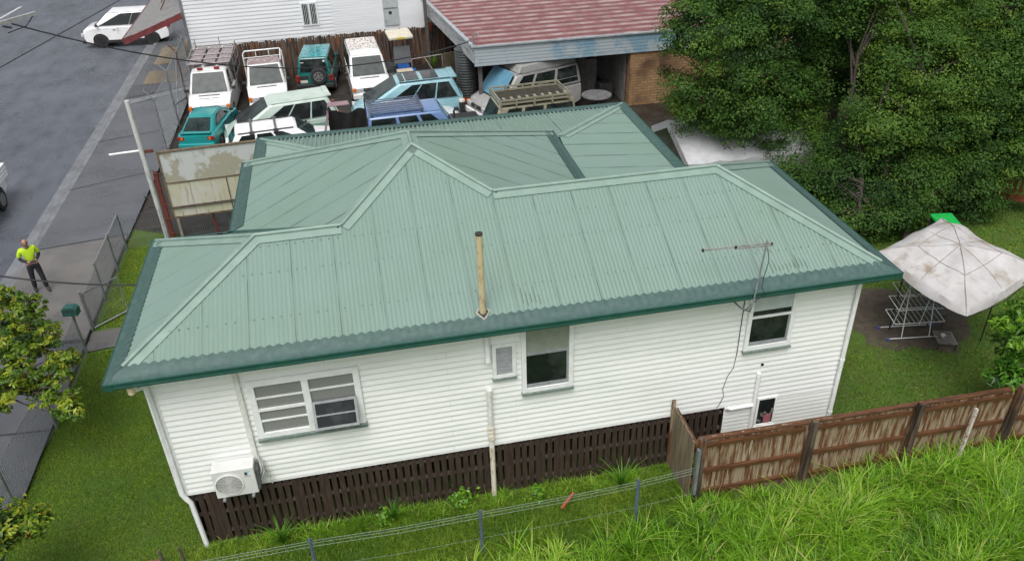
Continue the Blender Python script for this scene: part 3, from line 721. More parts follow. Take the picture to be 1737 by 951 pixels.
b.build('roof_boards', pm('weathered_ply', (.27, .235, .245), (.19, .16, .165), 4, rough=.8, stretch=(.6, 4, 1)), t)
b = MB(); b.bb(-2.55, -.45, -.92, .92, .63, .72)
b.build('tray', M['steelbar'], t)
b = MB(); 
for y in (-.95, .95): b.bb(-2.5, -.5, y-.012, y+.012, .72, 1.15)
b.bb(-2.45, -.5, -.7, .8, .73, 1.5); b.build('tray_load', pm('dark_load', (.06, .055, .05), (.14, .13, .12), 5), t)
b = MB()   # faded hand lettering on the bonnet, no longer legible
pt = lambda s, h: Vector((1.93-h, s, 1.032+.30*h))
xx = -.42
for i in range(11):
    if i == 6: xx += .06; continue
    b.tube([pt(xx, 0), pt(xx+.02, .06), pt(xx+.045, .01), pt(xx+.065, .05)], .010, 4); xx += .078
b.tube([pt(-.15, -.07), pt(.2, -.07)], .005, 4)
b.build('faded_lettering', pm('lettering', (.22, .22, .24)), t)

t = vehicle('utility_truck', 'white flat-tray truck with an oxidised brown cab roof and steel head rack', 'truck', (.66, 26.0, 0), -86, .92,
            [(-2.5, .5), (-2.5, .62), (-.35, .62), (-.32, 1.10), (1.5, 1.14), (1.62, 1.12), (2.12, .97), (2.27, .84), (2.33, .62), (2.35, .45), (2.30, .30)], 1.84,
            (-.30, 1.50, -.22, .84, .88, .74, 1.12, 1.93), (-1.55, 1.45), wins=[(.44, .92, .1, .9, .0, .10)], roofm='rustroof')
vanfront(t, 1.84)
b = MB(); b.tube([(-.45, -.9, .7), (-.45, -.9, 2.1), (-.45, -.8, 2.22), (-.45, .8, 2.22), (-.45, .9, 2.1), (-.45, .9, .7)], .035)
b.tube([(-.45, -.9, 1.9), (-.45, .9, 1.9)], .02); b.tube([(-.45, -.3, 1.9), (-.45, -.3, 2.2)], .02); b.tube([(-.45, .3, 1.9), (-.45, .3, 2.2)], .02)
b.tube([(-.45, .85, 2.2), (.75, .80, 2.02)], .03); b.build('head_rack', M['vwhite'], t, smooth=50)
b = MB(); b.bb(-2.55, -.5, -.92, .92, .63, .72)
for y in (-.92, .92):
    for x in (-2.5, -1.8, -1.1, -.5): b.bb(x-.02, x+.02, y-.02, y+.02, .7, 1.2)
    for z in (.85, 1.0, 1.17): b.bb(-2.5, -.5, y-.012, y+.012, z-.04, z+.04)
b.build('tray', M['steelbar'], t)

t = vehicle('delivery_van', 'white van with peeling paint on the rear of its roof, beside the teal four-wheel drive', 'van', (5.05, 25.95, 0), -87, .93,
            VANTOP, 1.84, (-2.30, 1.50, -2.18, .84, .88, .76, 1.12, 1.93), (-1.45, 1.45), wins=[(.72, .95, .1, .9, .0, .06), (.40, .68, .12, .88), (.05, .36, .12, .88)], bevel=.05)
vanfront(t, 1.84)
b = MB(); b.bb(-2.05, -.1, -.66, .66, 1.968, 1.978)
for x in (-1.8, -1.35, -.9, -.45): b.bb(x-.02, x+.02, -.68, .68, 1.977, 1.992)
b.build('peeling_roof_panel', M['peel'], t)
b = MB()
for y in (-.73, .73): b.tube([(-2.1, y, 1.965), (.7, y, 1.965)], .015, 6)
b.build('rain_gutter', M['greyplastic'], t)

# --- teal four-wheel drive seen from behind --------------------------------
t = vehicle('four_wheel_drive', 'dark teal four-wheel drive seen from behind with a spare wheel on its tailgate', 'car', (2.95, 27.55, 0), 84, .93,
            [(-2.0, .5), (-2.05, .6), (-2.02, 1.08), (1.0, 1.12), (2.0, 1.05), (2.1, .95), (2.12, .55), (2.05, .42)], 1.74,
            (-2.0, .85, -1.88, .35, .80, .68, 1.08, 1.82), (-1.25, 1.25), wr_=.37, body='vteal2', roofm='vtealroof', glass='glass',
            wins=[(.66, .93, .1, .9, 0, .12), (.36, .63, .1, .9), (.04, .33, .1, .9)], zb0=.38)
b = MB(); b.lathe([(.2, -.11), (.35, -.11), (.39, -.07), (.39, .07), (.35, .11), (.2, .11)], 22, Matrix.Translation((-2.17, -.22, 1.0)) @ Matrix.Rotation(R(90), 4, 'Y'))
sp = b.build('spare_wheel', M['tyre'], t, smooth=40)
b = MB(); b.lathe([(.23, -.115), (.21, -.09), (.05, -.10), (.04, -.13)], 18, Matrix.Translation((-2.17, -.22, 1.0)) @ Matrix.Rotation(R(90), 4, 'Y'))
b.build('rim', M['rim'], sp, smooth=40)
b = MB()
for k in range(6):
    a = k*math.pi/3; b.lathe([(.045, -.118), (.045, -.112)], 10, Matrix.Translation((-2.17, -.22+.14*math.cos(a), 1.0+.14*math.sin(a))) @ Matrix.Rotation(R(90), 4, 'Y'))
b.build('rim_hole', M['plastic'], sp)
for sd in (-1, 1):
    bits(t, 'tail_light', 'red', (-2.08, -1.95, sd*.78-.09, sd*.78+.09, .88, 1.0), (-2.08, -1.95, sd*.78-.09, sd*.78+.09, .72, .84))
bits(t, 'bumper', 'plastic', (-2.2, -2.0, -.86, .86, .42, .62), bevel=.03)
bits(t, 'number_plate', 'plate', (-2.08, -2.05, .34, .68, .66, .79), bevel=0)
bits(t, 'plate_recess', 'plastic', (-2.065, -2.04, .3, .72, .83, 1.0), bevel=.01)
b = MB()   # small white star on the rear window
p0 = Vector((-1.985, -.52, 1.66)); pts = []
for k in range(10):
    a = math.pi/2+k*math.pi/5; r_ = .075 if k % 2 == 0 else .032; pts.append(p0+Vector((-.012+.16*math.sin(a)*r_, math.cos(a)*r_, math.sin(a)*r_)))
b.prism(pts, (-1, 0, .15), .0, .006); b.build('star_sticker', M['vwhite2'], t)
b = MB(); b.box((-2.005, .5, 1.62), (.01, .16, .03)); b.build('sticker', M['vwhite2'], t)

# --- teal hatchback from behind --------------------------------------------
t = vehicle('hatchback', 'teal hatchback with its rear end toward the street sign, in front of the caged truck', 'car', (-1.40, 21.75, 0), 80, .88,
            [(-2.0, .34), (-2.08, .5), (-2.06, .88), (-1.9, .97), (.7, .93), (1.75, .80), (2.0, .62), (2.05, .42), (1.98, .28)], 1.64,
            (-1.9, 1.05, -.95, .20, .72, .56, .95, 1.38), (-1.2, 1.2), wr_=.29, body='vteal', rw='screen',
            wins=[(.52, .86, .1, .86, 0, .12), (.22, .49, .1, .86, .10, 0)])
bits(t, 'spoiler', 'vteal', (-2.06, -1.84, -.66, .66, .985, 1.02), bevel=.01)
for sd in (-1, 1):
    bits(t, 'tail_light', 'red', (-2.07, -1.95, sd*.64-.14, sd*.64+.14, .70, .84)); bits(t, 'indicator', 'amber', (-2.075, -1.96, sd*.60-.05, sd*.60+.05, .71, .83))
bits(t, 'bumper', 'vteal', (-2.16, -1.98, -.78, .78, .34, .56), bevel=.04)
b = MB(); b.beam((-1.86, 0, 1.0), (-1.45, .05, 1.20), .02, .015); b.build('rear_wiper', M['plastic'], t)
doors(t, 1.64, (-.35, .75), .42, .92)

# --- pale green people carrier -----------------------------------------------
MPVTOP = [(-2.32, .34), (-2.38, .6), (-2.32, 1.02), (1.35, 1.00), (1.75, .93), (2.2, .72), (2.33, .5), (2.30, .26)]
t = vehicle('people_carrier', 'pale green people carrier with dark side windows, between the flat-tray truck and the white wagon', 'minivan', (1.45, 20.75, 0), 190, .95,
            MPVTOP, 1.80, (-2.28, 1.80, -1.92, .38, .86, .70, .98, 1.78), (-1.42, 1.42), body='vmint', wins=[(.56, .80, .08, .86, .0, .09), (.30, .54, .08, .86), (.05, .28, .08, .86, .03, 0)], gbevel=.12)
bits(t, 'spoiler', 'vmint', (-2.08, -1.85, -.62, .62, 1.76, 1.83), bevel=.03)
b = MB()
for sd in (-1, 1): b = MB(); b.bb(-1.9, 1.4, sd*.905-.008, sd*.905+.008, .4, .8); b.build('lower_side', M['vmint2'], t)
doors(t, 1.80, (.15, 1.15, -1.0), .35, .98)
for sd in (-1, 1): bits(t, 'tail_light', 'red', (-2.37, -2.25, sd*.76-.08, sd*.76+.08, .8, 1.1)); bits(t, 'headlight', 'lamp', (2.0, 2.22, sd*.6-.2, sd*.6+.2, .62, .74))

# --- white wagon with roof racks ---------------------------------------------
WAGTOP = [(-2.4, .34), (-2.46, .5), (-2.40, .92), (.95, .93), (2.1, .78), (2.38, .6), (2.42, .42), (2.35, .26)]
t = vehicle('station_wagon', 'white station wagon with two dark roof racks, nearest to the green roof', 'car', (1.80, 18.85, 0), 6, .95,
            WAGTOP, 1.76, (-2.3, 1.05, -1.95, .30, .80, .64, .92, 1.44), (-1.4, 1.4), body='vwhite2', wins=[(.60, .88, .1, .9, 0, .14), (.34, .57, .1, .9), (.06, .31, .1, .9, .05, 0)])
b = MB()
for x in (-1.35, -.45): b.bb(x-.04, x+.04, -.72, .72, 1.50, 1.54); 
for x in (-1.35, -.45):
    for sd in (-1, 1): b.bb(x-.09, x+.09, sd*.66-.05, sd*.66+.05, 1.42, 1.51)
b.build('roof_rack', M['greyplastic'], t, bevel=.01)
b = MB()
for sd in (-1, 1): b.tube([(-1.85, sd*.62, 1.47), (.2, sd*.62, 1.47)], .018, 6)
b.build('roof_rail', M['plastic'], t)
doors(t, 1.76, (-.85, .15), .35, .9)

# --- pale blue people carrier --------------------------------------------------
t = vehicle('people_carrier', 'pale blue people carrier with glass roof panels, parked in front of the white van', 'minivan', (6.45, 21.7, 0), 183, .98,
            MPVTOP, 1.80, (-2.28, 1.80, -1.92, .30, .86, .70, .98, 1.78), (-1.42, 1.42), body='vsky', wins=[(.56, .80, .08, .86, .0, .09), (.30, .54, .08, .86), (.05, .28, .08, .86, .05, 0)], gbevel=.12)
bits(t, 'spoiler', 'vsky', (-2.10, -1.85, -.62, .62, 1.76, 1.85), bevel=.03)
bits(t, 'sunroof', 'glass', (-.55, .0, -.5, .5, 1.812, 1.826), (-1.35, -.7, -.5, .5, 1.812, 1.826), (.05, .26, -.5, .5, 1.80, 1.815), bevel=.004)
b = MB()
for sd in (-1, 1): b.tube([(-1.8, sd*.64, 1.81), (.3, sd*.66, 1.80)], .018, 6)
b.build('roof_rail', M['plastic'], t)
doors(t, 1.80, (.15, 1.15, -1.0), .35, .98)
b = MB()
for sd in (-1, 1): b = MB(); b.bb(-2.2, 1.2, sd*.90-.01, sd*.90+.01, .28, .50); b.build('sill_trim', M['greyplastic'], t)
for sd in (-1, 1): bits(t, 'tail_light', 'red', (-2.36, -2.2, sd*.78-.08, sd*.78+.08, .72, .92)); bits(t, 'headlight', 'lamp', (2.0, 2.22, sd*.6-.2, sd*.6+.2, .62, .74))

# --- white sedan mostly hidden --------------------------------------------------
t = vehicle('sedan', 'white sedan with a rounded bonnet, half hidden behind the blue four-wheel drive', 'car', (6.35, 20.0, 0), 4, .92,
            [(-2.2, .34), (-2.3, .5), (-2.25, .9), (-1.5, .95), (.95, .93), (2.0, .80), (2.3, .6), (2.35, .42), (2.28, .26)], 1.72,
            (-1.7, 1.1, -1.0, .15, .76, .60, .93, 1.40), (-1.35, 1.4), body='vwhite', wins=[(.52, .86, .1, .88, 0, .12), (.2, .49, .1, .88, .1, 0)])

# --- blue four-wheel drive with slatted rack ------------------------------------
t = vehicle('four_wheel_drive', 'faded blue four-wheel drive with a slatted roof rack and a black bonnet', 'car', (6.85, 18.2, 0), 3, .98,
            [(-2.3, .5), (-2.38, .6), (-2.35, 1.08), (1.0, 1.10), (2.1, 1.03), (2.25, .9), (2.28, .55), (2.2, .42)], 1.74,
            (-2.3, 1.05, -2.18, .55, .82, .70, 1.08, 1.80), (-1.35, 1.4), wr_=.37, body='vblue', zb0=.38, wins=[(.68, .93, .1, .88, 0, .1), (.40, .64, .1, .88), (.04, .36, .1, .88, .01, 0)])
b = MB()
for k in range(6): y = -.55+k*.22; b.bb(-2.1, -.1, y-.06, y+.06, 1.93, 1.95)
for x in (-2.05, -.15): b.bb(x-.03, x+.03, -.7, .7, 1.86, 1.93)
for x in (-2.0, -.2):
    for y in (-.62, .62): b.bb(x-.03, x+.03, y-.03, y+.03, 1.80, 1.87)
b.tube([(-.2, .3, 1.95), (-.2, .3, 2.25)], .03); b.tube([(-2.1, -.68, 1.97), (-.1, -.68, 1.97)], .02); b.tube([(-2.1, .68, 1.97), (-.1, .68, 1.97)], .02)
b.build('roof_rack', pm('blue_grey_slats', (.12, .15, .22), (.07, .085, .12), 6, rough=.5), t)
bits(t, 'bonnet', 'plastic', (1.08, 2.12, -.68, .68, 1.065, 1.10), bevel=.02)
b = MB(); b.tube([(2.3, -.7, .6), (2.45, -.6, 1.15), (2.45, .6, 1.15), (2.3, .7, .6)], .03, 8); b.build('bull_bar', M['vwhite2'], t, smooth=50)
b = MB(); b.tube([(1.0, -.78, 1.05), (1.0, -.78, 1.75), (1.1, -.78, 1.82)], .04, 8); b.lathe([(.02, 0), (.09, .02), (.09, .1), (.03, .14)], 12, Matrix.Translation((1.1, -.78, 1.75))); b.build('snorkel', M['plastic'], t, smooth=50)

# --- mossy cream four-wheel drive with a roof rack at the carport ----------------
t = vehicle('four_wheel_drive', 'mossy cream four-wheel drive with a timber-framed roof rack, beside the carport post', 'car', (10.15, 17.75, 0), 184, .98,
            [(-2.3, .5), (-2.38, .6), (-2.35, 1.10), (1.0, 1.12), (2.1, 1.08), (2.25, .95), (2.28, .55), (2.2, .42)], 1.80,
            (-2.3, 1.05, -2.22, .72, .84, .74, 1.10, 1.88), (-1.4, 1.45), wr_=.38, body='vcream', zb0=.38, wins=[(.70, .93, .1, .88, 0, .06), (.42, .66, .1, .88), (.04, .38, .1, .88)])
b = MB()
for z in (2.0, 2.13):
    for y in (-.78, .78): b.bb(-2.0, .7, y-.02, y+.02, z-.03, z+.03)
    for x in (-2.0, .7): b.bb(x-.02, x+.02, -.78, .78, z-.03, z+.03)
for x in (-2.0, -1.3, -.6, .1, .7):
    for y in (-.78, .78): b.bb(x-.035, x+.035, y-.035, y+.035, 1.86, 2.16)
for k in range(9): x = -1.85+k*.3; b.bb(x-.05, x+.05, .55, .78, 2.16, 2.18)
b.build('roof_rack', M['vcream'], t)
b = MB(); b.bb(-1.95, .65, -.74, .74, 1.955, 1.975); b.build('rack_floor', pm('mossy_floor', (.02, .018, .012), (.05, .045, .03), 6, rough=.9), t)
b = MB(); b.bb(2.0, 2.2, -.55, -.35, .9, 1.0); b.build('headlight', M['lamp'], t)

# --- white camper van under the carport -------------------------------------------
t = vehicle('camper_van', 'white pop-top camper van with a blue cover over its windscreen, under the carport', 'van', (11.3, 21.1, 0), 200, 1.0,
            VANTOP, 1.84, (-2.30, 1.50, -2.18, .84, .88, .76, 1.12, 1.93), (-1.45, 1.45), wins=[(.70, .93, .1, .9, .0, .06), (.38, .66, .12, .88), (.05, .34, .12, .88)],
            body='vdull')
vanfront(t, 1.84)
b = MB(); b.prism([(1.64, -.86, 1.12), (1.64, .86, 1.12), (.92, .74, 2.02), (.92, -.74, 2.02)], (.8, 0, .5), .012, .03); b.build('windscreen_cover', pm('blue_sheet', (.09, .23, .34), (.12, .28, .38), 3, rough=.55), t)
b = MB(); b.add([(-2.1, -.7, 1.97), (.7, -.7, 1.97), (.7, .7, 1.97), (-2.1, .7, 1.97), (-2.0, -.66, 2.28), (.55, -.66, 2.22), (.55, .66, 2.22), (-2.0, .66, 2.28)],
      [(0, 1, 5, 4), (1, 2, 6, 5), (2, 3, 7, 6), (3, 0, 4, 7), (4, 5, 6, 7)]); b.build('pop_top', M['vdull'], t, bevel=.04)
b = MB(); 
for y in (-.80, .80): b.tube([(-2.0, y, 1.99), (.6, y, 1.99)], .02, 6); b.tube([(-2.0, y*1.13, 1.42), (1.3, y*1.13, 1.42)], .012, 6)
b.build('awning_rail', M['galv'], t)

# --- white suv on the road, white utility at the kerb on the left -------------------
t = vehicle('suv', 'white SUV with black wheels pulling out onto the wet road', 'car', (-7.2, 37.5, .014), 177, .98,
            [(-2.3, .42), (-2.36, .6), (-2.3, 1.10), (1.5, 1.13), (2.08, 1.05), (2.28, .92), (2.34, .6), (2.30, .42), (2.2, .28)], 1.84,
            (-2.28, 1.66, -2.05, .78, .85, .68, 1.12, 1.80), (-1.35, 1.35), wr_=.37, body='vwhite2', rim='blackrim', zb0=.3, wins=[(.52, .93, .08, .92, 0, .20), (.29, .513, .08, .92), (.04, .283, .10, .92, .04, 0)], arch=1.16)
bits(t, 'grille', 'plastic', (2.22, 2.345, -.55, .55, .62, .88)); bits(t, 'bumper', 'plastic', (2.1, 2.36, -.85, .85, .28, .40), bevel=.03)
for sd in (-1, 1): bits(t, 'headlight', 'lamp', (2.15, 2.33, sd*.70-.16, sd*.70+.16, .66, .82)); bits(t, 'tail_light', 'red', (-2.35, -2.2, sd*.7-.16, sd*.7+.16, .9, 1.0))
b = MB()
for sd in (-1, 1): b = MB(); b.bb(-1.0, 1.0, sd*.91-.02, sd*.91+.02, .28, .42); b.build('sill_trim', M['plastic'], t)
doors(t, 1.84, (-.55, .35), .45, 1.05)
t = vehicle('utility_truck', 'white tray of a utility truck just showing at the left edge of the road', 'truck', (-8.60, 15.25, .014), -90, 1.0,
            [(-2.5, .5), (-2.5, .80), (-.10, .82), (-.05, 1.05), (1.3, 1.08), (2.3, .98), (2.5, .8), (2.52, .5), (2.45, .4)], 1.85,
            (-.05, 1.4, .0, .75, .84, .70, 1.05, 1.75), (-1.6, 1.55), wr_=.36, body='vwhite2', wins=[(.4, .92, .1, .88, 0, .1)], zb0=.42)
b = MB(); b.bb(-2.6, -.15, -.95, .95, .82, .87)
for y in (-.95, .95):
    for z in (.95, 1.08, 1.21): b.bb(-2.6, -.15, y-.015, y+.015, z-.055, z+.055)
for z in (.95, 1.08, 1.21): b.bb(-2.615, -2.585, -.95, .95, z-.055, z+.055)
b.build('tray', M['vwhite2'], t)

# ------------------------------------------------------------------ neighbouring buildings
# white boarded building behind the yard
wbz = 6.4
bt = thing('boarded_building', 'white boarded building with a barred window behind the timber yard fence', 'building', (-2.75, 29.0, 0), R(2.4))
M['wboard'] = pm('white_boards', (.74, .76, .78), (.66, .68, .70), 1.2, rough=.5, stretch=(.3, 1, 2))
boards('wall', (0, 0), (6.6, 0), (0, -1), 1.55, wbz, pitch=.17, lip=.02, mat=M['wboard'], parent=bt)
boards('wall', (6.6, 0), (11.0, 0), (0, -1), 1.55, wbz, pitch=.12, lip=.008, mat=M['wboard'], parent=bt)
boards('wall', (0, 9), (0, 0), (-1, 0), 0, wbz, pitch=.17, lip=.02, mat=M['wboard'], parent=bt)
b = MB(); b.bb(-.06, .06, -.05, .06, 0, wbz); b.build('corner_board', M['galv'], bt)
b = MB(); b.bb(-.2, 11.2, -.25, 9.2, wbz, wbz+.1); b.build('roof', M['galv'], bt)
b = MB(); b.bb(0, 11, .02, 9, .0, 1.55); b.build('base_wall', M['darkfence'], bt)
wd = MB(); wd.bb(5.18, 5.95, -.06, .0, 2.22, 3.3); wd = wd.build('window', M['trim'], bt)
part('pane', wd, M['glass'], (5.25, 5.53, -.066, -.055, 2.3, 3.22), (5.60, 5.88, -.066, -.055, 2.3, 3.22))
b = MB()
for k in range(4):
    for x0 in (5.27, 5.62): b.bb(x0+k*.075-.008, x0+k*.075+.008, -.09, -.07, 2.3, 3.22)
b.build('window_bars', M['trim'], wd)
dr = MB(); dr.bb(9.0, 9.72, -.05, 0, 1.9, 3.3); dr = dr.build('door', pm('door_grey', (.42, .46, .47), (.35, .39, .4), 4), bt)
part('handle', dr, M['galv'], (9.05, 9.09, -.08, -.05, 2.1, 2.2)); b = MB(); b.lathe([(.08, 0), (.08, .02)], 14, Matrix.Translation((9.32, -.05, 2.5)) @ Matrix.Rotation(R(90), 4, 'X')); b.build('vent', M['plastic'], dr)
part('door_rail', dr, M['galv'], (9.02, 9.70, -.062, -.05, 2.68, 2.74))
# awning over the footpath
aw = thing('awning', 'rusty grey shop awning with a red fascia reaching over the footpath', 'awning')
A0, A1, A2, A3 = Vector((-5.15, 27.4, 2.72)), Vector((-2.8, 28.75, 3.32)), Vector((-2.8, 36, 3.32)), Vector((-5.15, 34.6, 2.72))
nA = (A1-A0).cross(A3-A0).normalized()
b = MB(); n = 60
for i in range(n+1):
    h = .012*math.cos(i*math.pi)
    b.v += [tuple(A0.lerp(A3, i/n)+nA*h), tuple(A1.lerp(A2, i/n)+nA*h)]
b.f += [(2*i, 2*i+1, 2*i+3, 2*i+2) for i in range(n)]
b.build('sheeting', pm('rusty_grey_sheet', (.20, .20, .20), (.13, .115, .11), 5, .45, .7, rough=.6, stretch=(.5, 3, 1)), aw)
b = MB(); b.beam(A0-nA*.12-Vector((0, .04, 0)), A1-nA*.12-Vector((0, .04, 0)), .05, .24, up=nA); b.beam(A0-nA*.12-Vector((.04, 0, 0)), A3-nA*.12-Vector((.04, 0, 0)), .05, .24, up=nA)
b.build('fascia', pm('faded_red_fascia', (.20, .04, .045), (.12, .03, .03), 5, rough=.5), aw)
for p, q in (((-4.05, 31.0, 3.03), (-2.75, 30.6, 4.9)), ((-4.3, 32.8, 2.98), (-2.75, 32.6, 5.0)), ((-4.6, 34, 2.9), (-3.1, 34.2, 4.0))):
    b = MB(); b.beam(p, q, .04, .04); b.build('tie_rod', M['rust'], aw)
b = MB(); b.beam((-4.3, 30, 2.75), (-2.8, 30, 3.1), .06, .06); b.build('beam', M['galv'], aw)
# dark timber fence at the back of the yard
fe = thing('timber_fence', 'tall dark wet timber paling fence along the back of the car yard', 'fence', (-.95, 28.55, 0), R(2.4))
b = MB(); x = 0
while x < 10.2:
    wd_ = rng.uniform(.09, .13); h = 1.82+rng.uniform(-.04, .05)
    b.box((x+wd_/2, rng.uniform(-.008, .008), h/2), (wd_-.006, .02, h), Matrix.Rotation(rng.uniform(-.01, .01), 3, 'Y')); x += wd_
b.build('palings', M['darkfence'], fe)
for x in np.arange(.3, 10.2, 2.4): MB().bb(x-.05, x+.05, .02, .12, 0, 1.7).build('post', M['darkfence'], fe)
for z in (.4, 1.4): MB().bb(0, 10.2, .02, .06, z-.04, z+.04).build('rail', M['darkfence'], fe)

# carport / workshop with a red corrugated roof and blue fascia
cp = thing('carport', 'open workshop carport with a faded red corrugated roof and a peeling blue fascia', 'carport')
CX0, CX1, CY0, CY1, CZ = 9.2, 19.6, 20.6, 36, 3.02
M['redroof'] = pm('faded_red_roof', (.185, .066, .066), (.13, .05, .05), 3, .4, .6, rough=.5, c3=(.26, .17, .17), s3=3.5, lo3=.62, hi3=.72, st3=(.35, 6, 1))
b = MB(); n = int((CY1-CY0)/.055)
for i in range(n+1):
    y = CY0+(CY1-CY0)*i/n; ph = (y/.66) % 1; h = .075*max(0, min(1, 5*(.5-abs(ph-.5))-1.2)) if False else .075*max(0, min(1, (.16-abs(ph-.5))/.08))
    sl_ = 1.1*(y-CY0)/(CY1-CY0)
    xl = CX0-1.1*(y-CY0)/9.5
    for x in (xl, CX1): b.v.append((x, y, CZ-.02+h+.004*(x-xl)))
b.f = [(2*i, 2*i+1, 2*i+3, 2*i+2) for i in range(n)]
b.build('roof', M['redroof'], cp)
t_, b_, Lk = M['redroof'].node_tree, M['redroof'].node_tree.nodes['Principled BSDF'], M['redroof'].node_tree.links
src = b_.inputs['Base Color'].links[0].from_socket
tcx = t_.nodes.new('ShaderNodeTexCoord'); sep = t_.nodes.new('ShaderNodeSeparateXYZ'); Lk.new(tcx.outputs['Object'], sep.inputs[0])
def m2(op, a, c=None):
    q = t_.nodes.new('ShaderNodeMath'); q.operation = op
    for i, z in enumerate((a, c)):
        if z is None: continue
        if isinstance(z, (int, float)): q.inputs[i].default_value = z
        else: Lk.new(z, q.inputs[i])
    return q.outputs[0]
near = m2('LESS_THAN', m2('ABSOLUTE', m2('SUBTRACT', m2('FRACT', m2('DIVIDE', sep.outputs[1], .66)), .5)), .15)
mpw = t_.nodes.new('ShaderNodeMapping'); mpw.inputs['Scale'].default_value = (.9, 1.6, 1); Lk.new(tcx.outputs['Object'], mpw.inputs['Vector'])
nw = t_.nodes.new('ShaderNodeTexNoise'); nw.inputs['Scale'].default_value = 1.6; nw.inputs['Detail'].default_value = 7; Lk.new(mpw.outputs[0], nw.inputs['Vector'])
rw_ = t_.nodes.new('ShaderNodeMapRange'); rw_.inputs['From Min'].default_value = .36; rw_.inputs['From Max'].default_value = .62; rw_.inputs['To Max'].default_value = .75; Lk.new(nw.outputs['Fac'], rw_.inputs['Value'])
mw = t_.nodes.new('ShaderNodeMix'); mw.data_type = 'RGBA'; mw.inputs[7].default_value = (.33, .27, .27, 1); Lk.new(m2('MULTIPLY', near, rw_.outputs[0]), mw.inputs[0]); Lk.new(src, mw.inputs[6]); Lk.new(mw.outputs[2], b_.inputs['Base Color'])
M['bluefas'] = pm('peeling_blue_paint', (.19, .30, .37), (.33, .38, .405), .8, .44, .50, rough=.55, c3=(.15, .27, .36), s3=.7, lo3=.52, hi3=.62, stretch=(1, 1, 1.6))
fz0, fz1 = 2.28, 3.06
boards('fascia', (CX0, CY0), (CX1, CY0), (0, -1), fz0, fz1, pitch=.13, lip=.012, mat=M['bluefas'], parent=cp)
MB().bb(CX0, CX1, CY0, CY0+.05, fz0, fz1).build('fascia_back', M['galv'], cp)
lf = M['peelwhite'] = pm('weathered_white_fascia', (.44, .45, .46), (.20, .21, .22), 2.5, .45, .65, rough=.6, stretch=(.6, .6, 4))
boards('side_fascia', (CX0-1.1*9.0/9.5, CY0+9.0), (CX0, CY0), (-1, 0), fz0+.1, fz1, pitch=.2, lip=.012, mat=lf, parent=cp)
b = MB(); b.beam((CX0-.02, CY0-.02, fz1+.02), (CX0-1.06, CY0+9.0, fz1+.02), .16, .08); b.beam((CX0-.02, CY0-.03, fz1+.015), (CX1, CY0-.03, fz1+.015), .10, .06); b.build('barge_capping', pm('grey_capping', (.36, .40, .42), (.25, .28, .3), 5), cp)
for p in ((9.45, 20.9, 0), (8.15, 28.3, 0)): MB().bb(p[0]-.075, p[0]+.075, p[1]-.075, p[1]+.075, 0, 2.95 if p[1] < 25 else 3.6).build('post', pm('grey_post', (.11, .105, .10), (.07, .06, .055), 6), cp)
b = MB(); b.tube([(9.2, 20.7, 3.1), (9.2, 20.7, 3.5), (9.35, 20.65, 3.58), (9.42, 20.6, 3.5)], .025, 8); b.tube([(9.2, 20.7, 3.2), (9.0, 20.6, 3.35), (8.9, 20.55, 3.28)], .02, 6); b.build('cable_bracket', M['galv'], cp)
M['brick'] = bpy.data.materials.new('tan_brick'); t_, bs_, Lk = nodes(M['brick'])
tcx = t_.nodes.new('ShaderNodeTexCoord'); mpx = t_.nodes.new('ShaderNodeMapping'); mpx.inputs['Rotation'].default_value = (R(90), 0, 0)
Lk.new(tcx.outputs['Object'], mpx.inputs['Vector'])
br = t_.nodes.new('ShaderNodeTexBrick'); br.inputs['Scale'].default_value = 1; br.inputs['Brick Width'].default_value = .30; br.inputs['Row Height'].default_value = .115; br.inputs['Mortar Size'].default_value = .014
br.inputs['Color1'].default_value = (.40, .245, .115, 1); br.inputs['Color2'].default_value = (.30, .165, .07, 1); br.inputs['Mortar'].default_value = (.17, .13, .09, 1)
Lk.new(mpx.outputs[0], br.inputs['Vector'])
nz = t_.nodes.new('ShaderNodeTexNoise'); nz.inputs['Scale'].default_value = .9; nz.inputs['Detail'].default_value = 6; Lk.new(tcx.outputs['Object'], nz.inputs['Vector'])
mr = t_.nodes.new('ShaderNodeMapRange'); mr.inputs['From Min'].default_value = .5; mr.inputs['From Max'].default_value = .7; Lk.new(nz.outputs['Fac'], mr.inputs['Value'])
mxb = t_.nodes.new('ShaderNodeMix'); mxb.data_type = 'RGBA'; mxb.inputs[7].default_value = (.10, .055, .03, 1); Lk.new(mr.outputs[0], mxb.inputs[0]); Lk.new(br.outputs['Color'], mxb.inputs[6]); Lk.new(mxb.outputs[2], bs_.inputs['Base Color'])
bs_.inputs['Roughness'].default_value = .8
MB().bb(15.7, 24, 20.66, 20.9, 0, fz0+.01).build('brick_wall', M['brick'], cp)
MB().bb(15.7, 15.9, 20.9, 22.2, 0, fz0).build('brick_pier', M['brick'], cp)
b = MB(); n = 120
for i in range(n+1):
    y = 21.0+8*i/n; h = .02*math.cos(i*math.pi); b.v += [(15.62+h, y, 0), (15.62+h, y, 2.9)]
b.f = [(2*i, 2*i+1, 2*i+3, 2*i+2) for i in range(n)]
b.build('side_wall', pm('grey_sheet_wall', (.16, .155, .15), (.10, .095, .09), 4), cp)
MB().bb(9.0, 17, 29.2, 29.3, 0, 2.95).build('back_wall', pm('dark_back_wall', (.05, .045, .04), (.03, .028, .025), 3), cp)
for x in (11.6, 13.8): MB().bb(x-.06, x+.06, 24, 24.12, 0, 2.9).build('post', M['darkfence'], cp)
